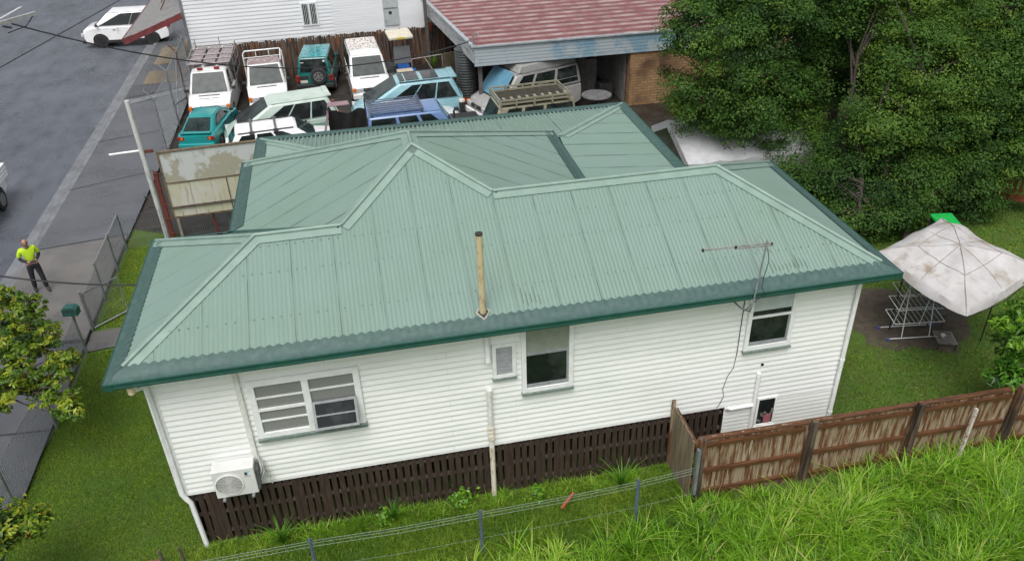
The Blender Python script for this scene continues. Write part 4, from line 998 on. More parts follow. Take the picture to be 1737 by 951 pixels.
for k, (x, y, z, h, m) in enumerate(((13.9, 22.3, 0, 1.9, 'greyplastic'), (14.6, 23.0, 0, 1.5, 'steelbar'), (14.9, 21.6, 0, .8, 'plastic'))):
    nm = ('storage_cabinet', 'metal_locker', 'tool_chest')[k]
    t = thing(nm, ('tall grey storage cabinet in the shade of the carport', 'pale metal locker standing at the rear of the carport', 'low black tool chest near the brick pier under the carport')[k], 'cabinet', (x, y, 0), R(8*k-6))
    MB().bb(-.3, .3, -.25, .25, 0, h).build('carcass', M[m], t, bevel=.01)
    for s in (-1, 1): MB().bb(s*.15-.135, s*.15+.135, -.27, -.252, .08, h-.06).build('door', M[m], t); MB().bb(s*.04-.01, s*.04+.01, -.29, -.27, h*.5, h*.5+.12).build('handle', M['galv'], t)
t = thing('round_table', 'grey round-topped table under the carport beside the brick pier', 'table', (14.2, 20.4, 0))
b = MB(); b.lathe([(.62, .70), (.62, .74)], 28); b.build('top', pm('table_top', (.17, .17, .175), (.1, .1, .1), 6), t)
b = MB(); b.lathe([(.25, 0), (.06, .08), (.05, .7)], 12); b.build('pedestal', M['plastic'], t)
# corrugated dark water tank
wt_ = thing('water_tank', 'dark ribbed round water tank at the corner of the carport', 'tank', (9.15, 22.7, 0))
pr = []
for i in range(85): z = .02+2.4*i/84; pr.append((.46+.018*math.cos(2*math.pi*z/.115), z))
b = MB(); b.lathe(pr+[(.30, 2.5), (.05, 2.56)], 28); b.build('tank_wall', pm('dark_tank', (.075, .085, .085), (.05, .055, .055), 4, rough=.4), wt_, smooth=60)
b = MB(); b.lathe([(.16, 2.5), (.16, 2.6), (.02, 2.62)], 16); b.build('lid', M['plastic'], wt_)

# white fabric shelter on the right
ts = thing('fabric_shelter', 'white fabric shelter with a dark open end, half under the trees beside the brick wall', 'shelter')
M['tarp'] = pm('white_tarp', (.52, .53, .55), (.40, .40, .41), 2, .4, .7, rough=.5, c3=(.22, .20, .16), s3=3, lo3=.64, hi3=.76, bump=.25, bscale=3)
b = MB(); nx, ny = 24, 14
prof = [(10.5, 1.15), (10.46, 1.9), (11.4, 2.3), (12.35, 2.62), (13.1, 2.25), (13.7, 1.9), (13.7, 1.2)]
for i in range(nx+1):
    x = 14.08+4.2*i/nx
    for j in range(len(prof)):
        y, z = prof[j]; sag = .05*math.sin(math.pi*((i*4/nx) % 1))
        b.v.append((x+(.08 if j in (0, 6) else 0), y, z-sag+rng.normal(0, .008)-(.12*math.sin(i*1.3)**2 if j in (0, 6) else 0)))
m = len(prof); b.f = [(i*m+j, (i+1)*m+j, (i+1)*m+j+1, i*m+j+1) for i in range(nx) for j in range(m-1)]
b.build('canopy', M['tarp'], ts, smooth=40)
b = MB(); b.prism([(14.07, 10.46, 1.9), (14.07, 12.35, 2.62), (14.07, 12.35, 2.36), (14.07, 10.62, 1.7)], (1, 0, 0), 0, .02); b.prism([(14.07, 12.35, 2.62), (14.07, 13.7, 1.9), (14.07, 13.6, 1.7), (14.07, 12.35, 2.36)], (1, 0, 0), 0, .02); b.build('end_flap', M['tarp'], ts)
for y in (10.55, 13.62):
    for x in (14.12, 18.2): MB().bb(x-.025, x+.025, y-.025, y+.025, 0, 1.9).build('leg', M['galv'], ts)
b = MB(); b.tube([(14.0, 10.62, 0), (13.98, 10.62, 1.2), (14.05, 10.65, 1.5)], [.13, .12, .05], 10); b.build('tied_back_flap', pm('dark_blue_cloth', (.03, .035, .05), rough=.8), ts, smooth=60)

# ------------------------------------------------------------------ yard clutter
t = thing('ride_on_machine', 'blue ride-on machine under a cream canopy in front of the dark fence', 'machine', (6.75, 27.1, 0), R(-86))
for x, y, r in ((-.55, .42, .3), (-.55, -.42, .3), (.65, .38, .22), (.65, -.38, .22)): wheel(t, x, y, r, .2, 'rim', 1 if y > 0 else -1)
b = MB(); b.prism([(-.8, 0, .45), (-.1, 0, .45), (.2, 0, .42), (.95, 0, .45), (.9, 0, .72), (.3, 0, .78), (.05, 0, .55), (-.3, 0, .58), (-.35, 0, .82), (-.8, 0, .8)], (0, 1, 0), -.28, .28); b.build('body', pm('blue_machine_paint', (.01, .08, .30), (.01, .05, .2), 5, rough=.35), t, bevel=.03)
for x, y in ((-.6, .42), (-.6, -.42), (.35, .42), (.35, -.42)):
    b = MB(); b.tube([(x, y, .5), (x*.92, y*.95, 1.95)], .022, 8); b.build('canopy_post', M['plastic'], t)
b = MB(); b.bb(-.80, .58, -.56, .56, 1.93, 2.10); b.build('canopy', pm('cream_canopy', (.62, .58, .46), (.5, .47, .38), 5, rough=.5), t, bevel=.06)
MB().bb(.585, .60, -.2, .16, 1.98, 2.06).build('canopy_label', pm('yellow_label', (.55, .45, .03)), t)
b = MB(); b.box((-.25, 0, .70), (.45, .5, .1)); b.box((-.48, 0, .95), (.1, .5, .45), Matrix.Rotation(R(-12), 3, 'Y')); b.build('seat', M['plastic'], t, bevel=.03)
b = MB(); b.tube([(.35, 0, .75), (.18, 0, 1.1)], .02, 8); b.lathe([(.15, 0), (.17, .02), (.15, .04)], 16, Matrix.Translation((.17, 0, 1.1)) @ Matrix.Rotation(R(-35), 4, 'Y')); b.build('steering_wheel', M['plastic'], t)
b = MB(); b.prism([(.36, -.4, .8), (.36, .4, .8), (.33, .38, 1.6), (.33, -.38, 1.6)], (1, 0, 0), 0, .01); b.build('clear_screen', pm('cloudy_plastic', (.16, .17, .175), rough=.15), t)
for sd in (-1, 1):
    b = MB(); b.box((.65, sd*.45, .50), (.6, .22, .08)); b.build('mudguard', pm('blue_guard', (.012, .10, .36), rough=.35), t, bevel=.02)

t = thing('cooler_box', 'cream louvred evaporative cooler box next to the blue ride-on machine', 'cooler', (6.75, 25.2, 0), R(4))
b = MB(); b.add([(-.42, -.38, 0), (.42, -.38, 0), (.42, .38, 0), (-.42, .38, 0), (-.36, -.30, .95), (.36, -.30, .95), (.36, .30, .95), (-.36, .30, .95)], [(0, 1, 5, 4), (1, 2, 6, 5), (2, 3, 7, 6), (3, 0, 4, 7), (4, 5, 6, 7)])
b.build('case', pm('cream_plastic', (.52, .45, .34), (.42, .36, .26), 5, rough=.5), t, bevel=.04)
b = MB()
for k in range(6): z = .16+k*.13; b.box((0, -.40+.075*z/.95+.005, z), (.62, .03, .05), Matrix.Rotation(R(25), 3, 'X'))
b.build('louvre', pm('louvre_shade', (.34, .29, .2), rough=.6), t)

t = thing('rubbish_pile', 'dark plastic tub and bags heaped between the white van and the blue machine', 'rubbish', (6.1, 26.3, 0))
for nm, c, r, h in (('tub', (0, 0), .34, .95), ('bag', (.1, -.55), .3, .7), ('bag', (.35, .55), .33, .6)):
    b = MB(); pr = [(r*.8, 0), (r, h*.3), (r*.95, h*.7), (r*.5, h*.95), (.03, h)] if nm == 'bag' else [(r*.8, 0), (r, h), (r*.9, h), (r*.75, .3)]
    b.lathe(pr, 12, Matrix.Translation((c[0], c[1], 0)))
    if nm == 'bag': b.v = [(x+rng.normal(0, .02), y+rng.normal(0, .02), z) for x, y, z in b.v]
    b.build(nm, M['greyplastic'], t, smooth=50)
t = thing('pipe_stand', 'thin rusty metal frame standing behind the pale blue people carrier', 'frame', (8.0, 25.6, 0))
b = MB()
for p, q in (((-.9, 0, 1.3), (.5, .2, 1.35)), ((.5, .2, 0), (.5, .2, 1.35)), ((-.9, 0, 0), (-.9, 0, 1.3)), ((-.9, 0, .2), (.4, -.5, .05)), ((-.3, .1, 1.32), (.4, -.6, .1))): b.tube([p, q], .02, 6)
b.build('bars', M['steelbar'], t)
for k, (x, y, a, tl, lab) in enumerate(((8.75, 25.7, 20, 12, 'weathered grey sheet of plywood leaning by the water tank'), (8.95, 25.0, 70, 20, 'brown board leaning against the carport side near the water tank'))):
    t = thing('plywood_sheet', lab, 'board', (x, y, 0), R(a))
    b = MB(); b.box((0, 0, .75 if k == 0 else .5), (.62, .025, 1.5 if k == 0 else 1.0), Matrix.Rotation(R(tl), 3, 'X')); b.build('sheet', (pm('ply_grey', (.24, .20, .13), (.15, .12, .08), 3), M['darkfence'])[k], t)
t = thing('hanging_pot', 'terracotta pot hanging on the dark timber fence', 'pot', (8.35, 28.55, 1.75))
b = MB(); b.lathe([(.10, 0), (.16, .24), (.18, .25), (.18, .30), (.14, .30), (.12, .1)], 16); b.build('pot', pm('terracotta', (.25, .07, .035), (.2, .05, .03), 6), t, smooth=40)
b = MB(); b.tube([(-.16, 0, .28), (0, .1, .55), (.16, 0, .28)], .008, 5); b.build('hanger', M['darkcable'], t)
t = thing('bollard', 'short black bollard with a pale cap at the carport entrance', 'bollard', (8.65, 21.0, 0))
b = MB(); b.lathe([(.13, 0), (.13, .78)], 16); b.build('post', M['plastic'], t, smooth=50)
b = MB(); b.lathe([(.14, .78), (.14, .85), (.10, .90), (.02, .91)], 16); b.build('cap', pm('cap_cream', (.5, .49, .45), rough=.5), t, smooth=50)
# pink and black folded gazebo cover / tent beside the green roof
t = thing('tarpaulin_tent', 'faded pink and black tarpaulin tent frame between the white wagon and the blue four-wheel drive', 'tent', (3.98, 17.7, 0))
t.scale = (.95, 1, 1.32)
b = MB(); b.prism([(-.62, .1, 1.75), (-.62, -.75, 1.6), (-1.25, -.85, .0), (-1.1, .4, .0)], (1, .2, .4), 0, .015); b.build('pink_side', pm('faded_pink_cloth', (.26, .175, .20), (.19, .12, .145), 3, rough=.8), t)
b = MB(); b.prism([(-.62, .1, 1.76), (.15, .35, 1.70), (.2, .1, 1.66), (-.6, -.1, 1.70)], (0, 0, 1), 0, .02); b.build('pink_top', pm('pink_top_cloth', (.27, .19, .21), (.2, .13, .15), 6, rough=.8), t)
b = MB(); nx = 16
for i in range(nx+1):
    for j in range(9):
        x = -.6+1.35*i/nx; z = 1.62-.2*j+(.05*math.sin(3*i/nx*math.pi) if j == 0 else 0)
        b.v.append((x, -.3+.03*math.sin(i*1.1+j*.9)+.02*math.sin(i*2.7)+.05*(j/8)*math.sin(i*.6), z-.12*(i/nx)*(1-(i/nx))*(1 if j == 0 else 0)))
b.f = [(i*9+j, (i+1)*9+j, (i+1)*9+j+1, i*9+j+1) for i in range(nx) for j in range(8)]
b.build('black_side', pm('black_tarp', (.012, .012, .013), (.02, .02, .021), 5, rough=.35, bump=.5, bscale=6), t, smooth=60)
for x, y in ((-.62, -.3), (.76, -.3), (-.62, .3), (.76, .4)): MB().bb(x-.025, x+.025, y-.025, y+.025, 0, 1.72).build('leg', M['plastic'], t)

# ------------------------------------------------------------------ street side: fences, sign, pole, letterbox
def mesh_fence(root, p, q, z0, z1, sp=.055, wr=.0035):
    """welded mesh between two points, as one part of its fence"""
    p, q = Vector((*p, 0)), Vector((*q, 0)); d = q-p; n = max(1, int(d.length/sp)); b = MB()
    for i in range(n+1):
        c = p+d*i/n; b.beam(c+Vector((0, 0, z0)), c+Vector((0, 0, z1)), wr*2, wr*2)
    for z in np.arange(z0, z1+.01, (z1-z0)/4): b.beam(p+Vector((0, 0, z)), q+Vector((0, 0, z)), wr*1.6, wr*1.6)
    return b.build('wire_mesh', M['wire'], root)
def posts(root, pts, h, r=.032, mat='galv'):
    for x, y in pts:
        b = MB(); b.tube([(x, y, 0), (x, y, h)], r, 10); b.lathe([(r*1.15, h), (r*1.1, h+.03), (.004, h+.045)], 10, Matrix.Translation((x, y, 0))); b.build('post', M[mat], root, smooth=50)
fz = thing('wire_fence', 'galvanised wire mesh front fence running along the footpath beside the open gate', 'fence')
posts(fz, [(-3.08, 12.86), (-3.1, 11.57), (-3.1, 9.92)], 1.2)
b = MB(); b.tube([(-3.08, 12.86, 1.18), (-3.1, 9.92, 1.18)], .026, 8); b.build('top_rail', M['galv'], fz, smooth=50)
mesh_fence(fz, (-3.08, 12.8), (-3.1, 9.92), .08, 1.1); mesh_fence(fz, (-3.1, 9.92), (-3.1, 8.55), .08, 1.05)
fz2 = thing('wire_fence', 'galvanised wire mesh side fence running from the corner post behind the old sign', 'fence')
posts(fz2, [(-.02, 13.5), (1.6, 13.8)], 1.2); mesh_fence(fz2, (-3.05, 12.88), (-.02, 13.5), .06, 1.1, .06); mesh_fence(fz2, (-.02, 13.5), (1.6, 13.8), .06, 1.1, .06)
gt = thing('garden_gate', 'small pipe-framed wire gate standing open onto the lawn', 'gate', (-3.09, 8.47, 0), R(43))
b = MB(); b.tube([(0, 0, .08), (0, 0, 1.15), (.98, 0, 1.15), (.98, 0, .08), (0, 0, .08)], .022, 8); b.build('frame', M['galv'], gt, smooth=50)
b = MB(); b.tube([(-.06, 0, 0), (-.06, 0, 1.24)], .034, 10); b.build('gate_post', M['galv'], gt, smooth=50)
mesh_fence(gt, (.02, 0), (.96, 0), .1, 1.13, .06)
fz3 = thing('wire_fence', 'dark wire mesh front fence beside the lawn, half under the flowering street tree', 'fence')
posts(fz3, [(-3.08, 4.6), (-3.3, 2.29)], 1.15, mat='galv'); mesh_fence(fz3, (-3.06, 7.35), (-3.08, 4.6), .06, 1.1, .06); mesh_fence(fz3, (-3.08, 4.6), (-3.3, 2.29), .06, 1.1, .06); mesh_fence(fz3, (-3.3, 2.29), (-3.4, .3), .06, 1.1, .06)
lb = thing('letterbox', 'dark green letterbox on a grey post at the end of the front fence', 'letterbox', (-3.06, 7.41, 0), R(-8))
b = MB(); b.tube([(0, 0, 0), (0, 0, 1.22)], .034, 10); b.build('post', M['galv'], lb, smooth=50)
b = MB(); b.prism([(-.18, 0, 1.22), (.18, 0, 1.22), (.18, 0, 1.40), (.10, 0, 1.46), (-.10, 0, 1.46), (-.18, 0, 1.40)], (0, 1, 0), -.11, .11); b.build('box', pm('letterbox_green', (.012, .07, .06), (.02, .09, .075), 8, rough=.4), lb, bevel=.01)
MB().bb(-.13, .13, -.118, -.11, 1.36, 1.385).build('slot', M['plastic'], lb)

# old billboard seen from behind
sg = thing('billboard', 'old cream metal street sign with flaking paint on rusty red legs', 'sign', (-1.5, 13.1, 0), R(3))
M['signbk'] = pm('sign_sheet', (.33, .32, .25), (.47, .50, .49), .9, .50, .53, rough=.5, c3=(.22, .18, .10), s3=2.2, lo3=.60, hi3=.72, st3=(1, 1, .45))
MB().bb(0, 3.5, -.03, .03, 1.95, 2.92).build('upper_panel', M['signbk'], sg)
M['signlo'] = pm('sign_lower_sheet', (.46, .45, .34), (.50, .50, .44), .8, .48, .55, rough=.5, c3=(.20, .15, .07), s3=2.6, lo3=.55, hi3=.68, st3=(5, 1, .3))
MB().bb(0, 1.72, -.03, .03, .82, 1.93).build('lower_panel', M['signlo'], sg); MB().bb(1.745, 3.5, -.03, .03, .82, 1.93).build('lower_panel', M['signlo'], sg)
b = MB(); b.bb(-.02, 3.52, -.06, .05, 2.92, 2.96); b.bb(-.02, 3.52, -.06, .05, .78, .82); b.bb(-.05, 0, -.06, .06, .78, 2.96); b.bb(0, 3.5, -.05, -.03, 1.92, 1.96); b.build('frame', pm('dirty_sign_frame', (.16, .13, .09), (.10, .07, .04), 7, rough=.7), sg)
b = MB(); b.bb(0, 3.5, -.09, -.03, 1.12, 1.16); b.bb(1.72, 1.745, -.05, -.03, .82, 1.92); b.build('brace', M['rail'], sg)
for x in (1.1, 2.6): MB().bb(x-.03, x+.03, .03, .08, 0, 1.0).build('leg', pm('red_leg', (.16, .02, .025), (.1, .02, .02), 6), sg)
MB().bb(.02, .10, -.05, .05, 0, .82).build('leg', pm('concrete_leg', (.26, .24, .2), (.18, .16, .13), 6), sg)
st_ = thing('steel_post', 'rusty red slotted steel channel post clamped beside the billboard', 'post', (-1.72, 13.05, 0), R(6))
b = MB(); b.bb(-.02, .02, -.07, .07, 0, 2.35); b.bb(-.06, .06, -.075, -.055, 0, 2.35); b.bb(-.06, .06, .055, .075, 0, 2.35); b.build('channel', pm('red_rusty_steel', (.16, .03, .025), (.09, .03, .02), 9, rough=.6), st_)
for z in (.3, .8, 1.3, 1.8, 2.3): MB().bb(-.05, .16, -.09, -.07, z, z+.03).build('clamp', M['rust'], st_)
pw = thing('light_pole', 'tall weathered white pole with a side arm standing by the billboard', 'pole', (-1.92, 13.2, 0))
b = MB(); b.tube([(0, 0, 0), (-.03, 0, 2.4), (-.06, .02, 4.52)], [.085, .08, .07], 12); b.build('shaft', pm('weathered_white_pole', (.50, .52, .50), (.30, .33, .31), 5, .5, .65, rough=.6, stretch=(2, 2, .6)), pw, smooth=50)
b = MB(); b.tube([(-.05, .02, 3.0), (-.95, .02, 2.96)], .035, 8); b.build('side_arm', M['trim'], pw, smooth=50)
MB().bb(.05, .28, -.03, .05, 2.92, 3.0).build('arm_stub', M['rust'], pw)
for z in (1.5, 1.15, .4): MB().bb(-.32, -.05, -.03, .03, z, z+.035).build('step_bracket', M['plastic'], pw)

# chain-link fence of the car yard with its barbed wire arms
cf = thing('chain_link_fence', 'tall chain-link car yard fence with bent angle posts beside the caged truck', 'fence')
for x, y, h, m in ((-2.9, 23.4, 2.35, 'galv'), (-2.95, 26.4, 2.3, 'rust'), (-2.9, 20.2, 2.3, 'galv'), (-2.95, 28.6, 2.3, 'galv')):
    b = MB(); b.tube([(x, y, 0), (x, y, h)], .04, 8); b.tube([(x, y, h), (x-.28, y, h+.32)], .025, 6); b.build('post', M[m], cf, smooth=50)
b = MB(); b.tube([(-2.9, 23.4, .9), (-2.95, 26.4, .25)], .022, 6); b.tube([(-2.9, 23.4, 2.3), (-2.95, 28.6, 2.3)], .02, 6); b.tube([(-2.9, 23.4, .2), (-2.95, 26.4, 2.2)], .022, 6); b.build('brace', M['galv'], cf, smooth=50)
b = MB()
for k in range(-14, 36):
    for sgn in (1, -1):
        y0 = 20.2+k*.24 if sgn > 0 else 20.2+k*.24+2.2; y1_ = y0+2.2*sgn; z0_, z1_ = .05, 2.25
        a_, c_ = (y0, z0_), (y1_, z1_)
        lo_, hi_ = 20.2, 28.6
        def cl(p, q_):
            (ya, za), (yb, zb_) = p, q_
            if ya < lo_ and yb < lo_ or ya > hi_ and yb > hi_: return None
            f = lambda y: za+(zb_-za)*(y-ya)/(yb-ya)
            yA, yB = min(max(ya, lo_), hi_), min(max(yb, lo_), hi_); return (yA, f(yA)), (yB, f(yB))
        r_ = cl(a_, c_)
        if r_: b.beam((-2.93, r_[0][0], r_[0][1]), (-2.93, r_[1][0], r_[1][1]), .008, .008)
b.build('chain_mesh', M['wire'], cf)
b = MB()
for dz, dx in ((.1, -.08), (.2, -.17), (.3, -.26)): b.tube([(-2.92+dx, 20.2, 2.3+dz), (-2.93+dx, 24.5, 2.27+dz), (-2.95+dx, 28.6, 2.3+dz)], .008, 4)
b.build('barbed_wire', M['wire'], cf)

# overhead cables
def cable(name, label, p, q, sag, r, n=24):
    p, q = Vector(p), Vector(q); b = MB(); b.tube([p.lerp(q, i/n)-Vector((0, 0, sag*4*(i/n)*(1-i/n))) for i in range(n+1)], r, 6)
    return tag(b.build(name, M['darkcable'], smooth=60), label, 'cable')
cable('overhead_cable', 'thick black overhead service cable sagging across to the corner of the carport', (-4.75, 14.6, 6.55), (9.0, 20.55, 3.3), 1.15, .022)
cable('overhead_wire', 'thin dark overhead wire crossing above the road at the upper left', (-4.6, 7.0, 6.5), (-.6, 24.8, 6.5), .02, .012)
cable('overhead_cable', 'black cable from the left roof edge sagging across the front lawn past the worker', (.06, 3.1, 4.24), (-3.35, 4.3, 4.35), .10, .016)
ca = thing('crossarm', 'pale end of a power pole crossarm with an insulator at the upper left edge', 'crossarm')
b = MB(); b.beam((-4.75, 12.1, 7.0), (-3.72, 13.6, 7.0), .07, .09); b.build('arm', pm('grey_timber', (.42, .43, .42), (.3, .3, .3), 8, rough=.7), ca)
b = MB(); b.tube([(-3.75, 13.55, 6.98), (-3.95, 13.3, 6.75), (-4.3, 12.9, 6.7)], .014, 5); b.tube([(-4.4, 13.0, 6.85), (-4.55, 13.9, 6.6)], .03, 6); b.build('jumper_lead', M['darkcable'], ca)

# ------------------------------------------------------------------ wall-mounted things
ac = thing('air_conditioner', 'white outdoor air conditioner unit on wall brackets below the wide window', 'air conditioner', (1.46, .28, 1.42))
b = MB(); b.bb(-.36, .36, -.15, .13, .0, .62); b.build('casing', pm('appliance_white', (.66, .67, .65), (.56, .57, .55), 3, rough=.4), ac, bevel=.015)
b = MB(); b.lathe([(.235, -.0), (.245, .015), (.225, .02)], 36, Matrix.Translation((-.10, -.152, .30)) @ Matrix.Rotation(R(90), 4, 'X'), cap=False); gr = b.build('fan_ring', M['trim'], ac, smooth=40)
b = MB(); b.lathe([(.232, 0), (.232, .004)], 36, Matrix.Translation((-.10, -.150, .30)) @ Matrix.Rotation(R(90), 4, 'X')); b.build('fan_opening', pm('fan_shade', (.34, .34, .33), (.26, .26, .25), 30), gr)
b = MB()
for k in range(1, 12):
    r_ = .232*k/12; b.tube([(-.10+r_*math.cos(a), -.160, .30+r_*math.sin(a)) for a in np.linspace(0, 2*math.pi, 25)], .003, 4, cap=False)
for k in range(16):
    a = k*math.pi/8; b.beam((-.10, -.160, .30), (-.10+.23*math.cos(a), -.160, .30+.23*math.sin(a)), .004, .004)
b.build('fan_grille', pm('grille_grey', (.55, .55, .53), rough=.4), gr)
b = MB(); b.prism([(.19, -.1505, .46), (.25, -.1505, .46), (.225, -.1505, .53), (.20, -.1505, .53)], (0, -1, 0), 0, .003); b.build('emblem_dark', pm('emblem_black', (.02, .03, .05)), ac)
b = MB(); b.prism([(.22, -.1506, .50), (.29, -.1506, .54), (.235, -.1506, .54)], (0, -1, 0), 0, .004); b.build('emblem_blue', pm('emblem_cyan', (.03, .42, .58)), ac)
cu = bpy.data.curves.new('maker_text', 'FONT'); cu.body = 'DAIKIN'; cu.size = .035; cu.extrude = .001
tx = bpy.data.objects.new('lettering', cu); COL.objects.link(tx); tx.parent = ac; tx.location = (.18, -.1515, .415); tx.rotation_euler = (R(90), 0, 0)
bpy.context.view_layer.update(); tme = bpy.data.meshes.new_from_object(tx.evaluated_get(bpy.context.evaluated_depsgraph_get()))
bpy.data.objects.remove(tx); tx = bpy.data.objects.new('lettering', tme); COL.objects.link(tx); tx.parent = ac; tx.location = (.18, -.1515, .415); tx.rotation_euler = (R(90), 0, 0); tme.materials.append(M['greyplastic'])
b = MB(); b.bb(.36, .42, -.10, .10, .12, .5); b.bb(.36, .40, -.12, .12, .05, .12); b.build('valve_cover', M['greyplastic'], ac, bevel=.01)
for x in (-.24, .26): MB().bb(x-.025, x+.025, -.22, .18, -.035, -.003).build('bracket', M['galv'], ac); 
b = MB(); b.tube([(.40, .02, .25), (.47, -.02, .4), (.44, .10, .58), (.39, .12, .62)], .018, 8); b.tube([(.42, -.03, .18), (.50, .0, .35), (.47, .1, .55)], .013, 8); b.tube([(.45, .1, .56), (.54, .08, .2), (.58, .05, -.02)], .012, 8); b.build('pipework', pm('pipe_lagging', (.5, .5, .48), (.35, .35, .34), 9), ac, smooth=60)

an = thing('tv_antenna', 'thin metal television antenna on a bent mast above the right-hand window', 'antenna')
b = MB(); b.tube([(10.62, .40, 3.98), (10.68, .16, 3.94), (10.76, -.06, 3.98), (10.80, -.07, 4.2), (10.86, .0, 4.45), (10.98, .12, 5.15), (11.0, .14, 5.27)], .017, 8); b.build('mast', M['galv'], an, smooth=60)
b = MB(); b.beam((11.08, .14, 5.22), (9.88, .22, 5.20), .02, .02); b.beam((11.08, .14, 5.17), (10.5, .18, 5.165), .016, .016); b.build('boom', M['steelbar'], an)
for k in range(13):
    u = .03+k*.077; h = .36-.022*k; c = Vector((11.08, .14, 5.235)).lerp(Vector((9.88, .22, 5.215)), u)
    b = MB(); b.beam(c-Vector((.04, h, 0)), c+Vector((.04, h, 0)), .007, .007); b.build('element', M['steelbar'], an)
for p in ((11.09, .14, 5.2), (9.87, .22, 5.2), (10.45, .18, 5.2)): MB().box(p, (.035, .035, .05)).build('clamp', M['plastic'], an)
b = MB(); b.tube([(11.02, .13, 5.15), (11.06, .08, 4.9), (11.0, .06, 4.6), (10.95, -.02, 4.42), (11.02, -.05, 4.3), (10.85, -.06, 4.2), (10.66, -.05, 4.0)], .007, 5); b.build('lead', M['darkcable'], an)

# ------------------------------------------------------------------ back garden: gazebo, rack, bin, bench
gz_ = thing('gazebo', 'stained white fabric gazebo with a sagging creased roof in the back garden', 'gazebo')
cA, cB, cC, cD = Vector((16.2, 3.95, 2.2)), Vector((16.5, 1.1, 2.2)), Vector((19.45, 2.35, 2.2)), Vector((18.75, 5.1, 2.2))
n = 44; V = []; 
for i in range(n+1):
    for j in range(n+1):
        u, v = i/n, j/n; p = (cA*(1-u)+cB*u)*(1-v)+(cD*(1-u)+cC*u)*v
        a, c = abs(2*u-1), abs(2*v-1)
        z = .55*(1-max(a, c)**1.15)
        z -= .16*math.exp(-((u-.55)**2+(v-.45)**2)*22)            # collapsed top
        z += .13*math.exp(-((u-.12)**2+(v-.5)**2)*60)+.12*math.exp(-((u-.3)**2+(v-.85)**2)*70)
        ed = max(a, c)
        if ed > .97: z -= .05+.10*(1-(min(a, c)) **2)*1.0*(.0 if ed < .999 else 1)
        z -= .08*(1-min(a, c)**2)*ed**4
        z += .045*math.sin(9*u+5*v)*math.sin(7*v-4*u+1)*(1-ed**3)+.015*math.sin(23*u-9*v)*math.sin(17*v+6*u)
        ray = abs(math.sin(4*math.atan2(2*v-1, 2*u-1))); z += .03*(ray-.5)*ed*(1-ed**8)
        V.append(tuple(p+Vector((0, 0, z))))
b = MB(); b.v = V; b.f = [(i*(n+1)+j, (i+1)*(n+1)+j, (i+1)*(n+1)+j+1, i*(n+1)+j+1) for i in range(n) for j in range(n)]
b.build('canopy', pm('stained_canopy', (.50, .49, .495), (.40, .385, .38), 1.6, .4, .65, rough=.6, c3=(.27, .22, .16), s3=1.7, lo3=.53, hi3=.70, bump=.5, bscale=4), gz_, smooth=40)
def surf(u, v):
    return Vector(V[int(round(u*n))*(n+1)+int(round(v*n))])+Vector((0, 0, .006))
b = MB()
for a_, c_ in (((0, 0), (1, 1)), ((0, 1), (1, 0)), ((0, .5), (1, .5)), ((.5, 0), (.5, 1)), ((.25, .25), (.25, .75)), ((.75, .25), (.75, .75)), ((.25, .25), (.75, .25)), ((.25, .75), (.75, .75))):
    b.tube([surf(a_[0]+(c_[0]-a_[0])*k/22, a_[1]+(c_[1]-a_[1])*k/22) for k in range(23)], .008, 4, cap=False)
b.build('seam', pm('dirty_seam', (.20, .175, .14), (.42, .40, .38), 3), gz_)
for p in (cA, cC, cD):
    ctr = (cA+cB+cC+cD)/4; p2 = p.lerp(ctr, .42); b = MB(); b.tube([(p2.x, p2.y, 0), (p2.x, p2.y, 2.15)], .018, 8); b.build('leg', M['plastic'], gz_)
b = MB()
for p, q in ((cA, cB), (cB, cC), (cC, cD), (cD, cA)): b.tube([p-Vector((0, 0, .08)), (p+q)/2-Vector((0, 0, .35)), q-Vector((0, 0, .08))], .012, 6)
b.build('truss', M['plastic'], gz_)
dr_ = thing('drying_rack', 'tall three-tier wire drying rack standing on bare dirt beside the gazebo', 'drying rack', (17.25, 3.35, 0), R(-8))
for k, z in enumerate((.55, .95, 1.35)):
    b = MB(); w_ = .62
    for s in (-1, 1): b.tube([(-w_, s*.28, z+.03*s), (w_, s*.28, z+.03*s)], .009, 5); b.tube([(s*w_, -.28, z-.03), (s*w_, .28, z+.03)], .009, 5)
    for i in range(11): x = -w_+2*w_*i/10; b.tube([(x, -.28, z-.03), (x, .28, z+.03)], .005, 4)
    b.build('shelf', M['trim'], dr_)
b = MB()
for sx in (-.35, .35): b.tube([(sx, -.25, .06), (sx*.9, .0, 1.5)], .012, 6); b.tube([(sx, .25, .06), (sx*.9, .0, 1.5)], .012, 6)
b.tube([(-.32, 0, 1.5), (.32, 0, 1.5)], .012, 6); b.tube([(-.7, -.25, .06), (.7, -.25, .06)], .012, 6); b.tube([(-.7, .25, .06), (.7, .25, .06)], .012, 6); b.build('legs', M['trim'], dr_)
for x, y in ((-.7, -.25), (.7, -.25), (-.7, .25), (.7, .25)): MB().box((x, y, .045), (.09, .07, .08)).build('foot', pm('blue_plastic', (.07, .08, .22), rough=.4), dr_, bevel=.015)
lt_ = thing('grill_tray', 'small slatted metal tray on the ground under the edge of the gazebo', 'tray', (17.75, 2.75, 0), R(-20))
b = MB()
for i in range(9): y = -.25+.0625*i; b.bb(-.22, .22, y-.009, y+.009, .20, .215)
b.bb(-.22, -.2, -.26, .26, .19, .21); b.bb(.2, .22, -.26, .26, .19, .21); b.build('slats', M['steelbar'], lt_)
for x in (-.2, .2):
    for y in (-.24, .24): MB().bb(x-.012, x+.012, y-.012, y+.012, 0, .2).build('leg', M['plastic'], lt_)
cupt = MB(); cupt.lathe([(.03, .216), (.05, .29), (.045, .29), (.02, .225)], 14, Matrix.Translation((17.70, 2.78, 0))); tag(cupt.build('cup', M['trim'], smooth=50), 'small white cup standing on the slatted tray', 'cup')
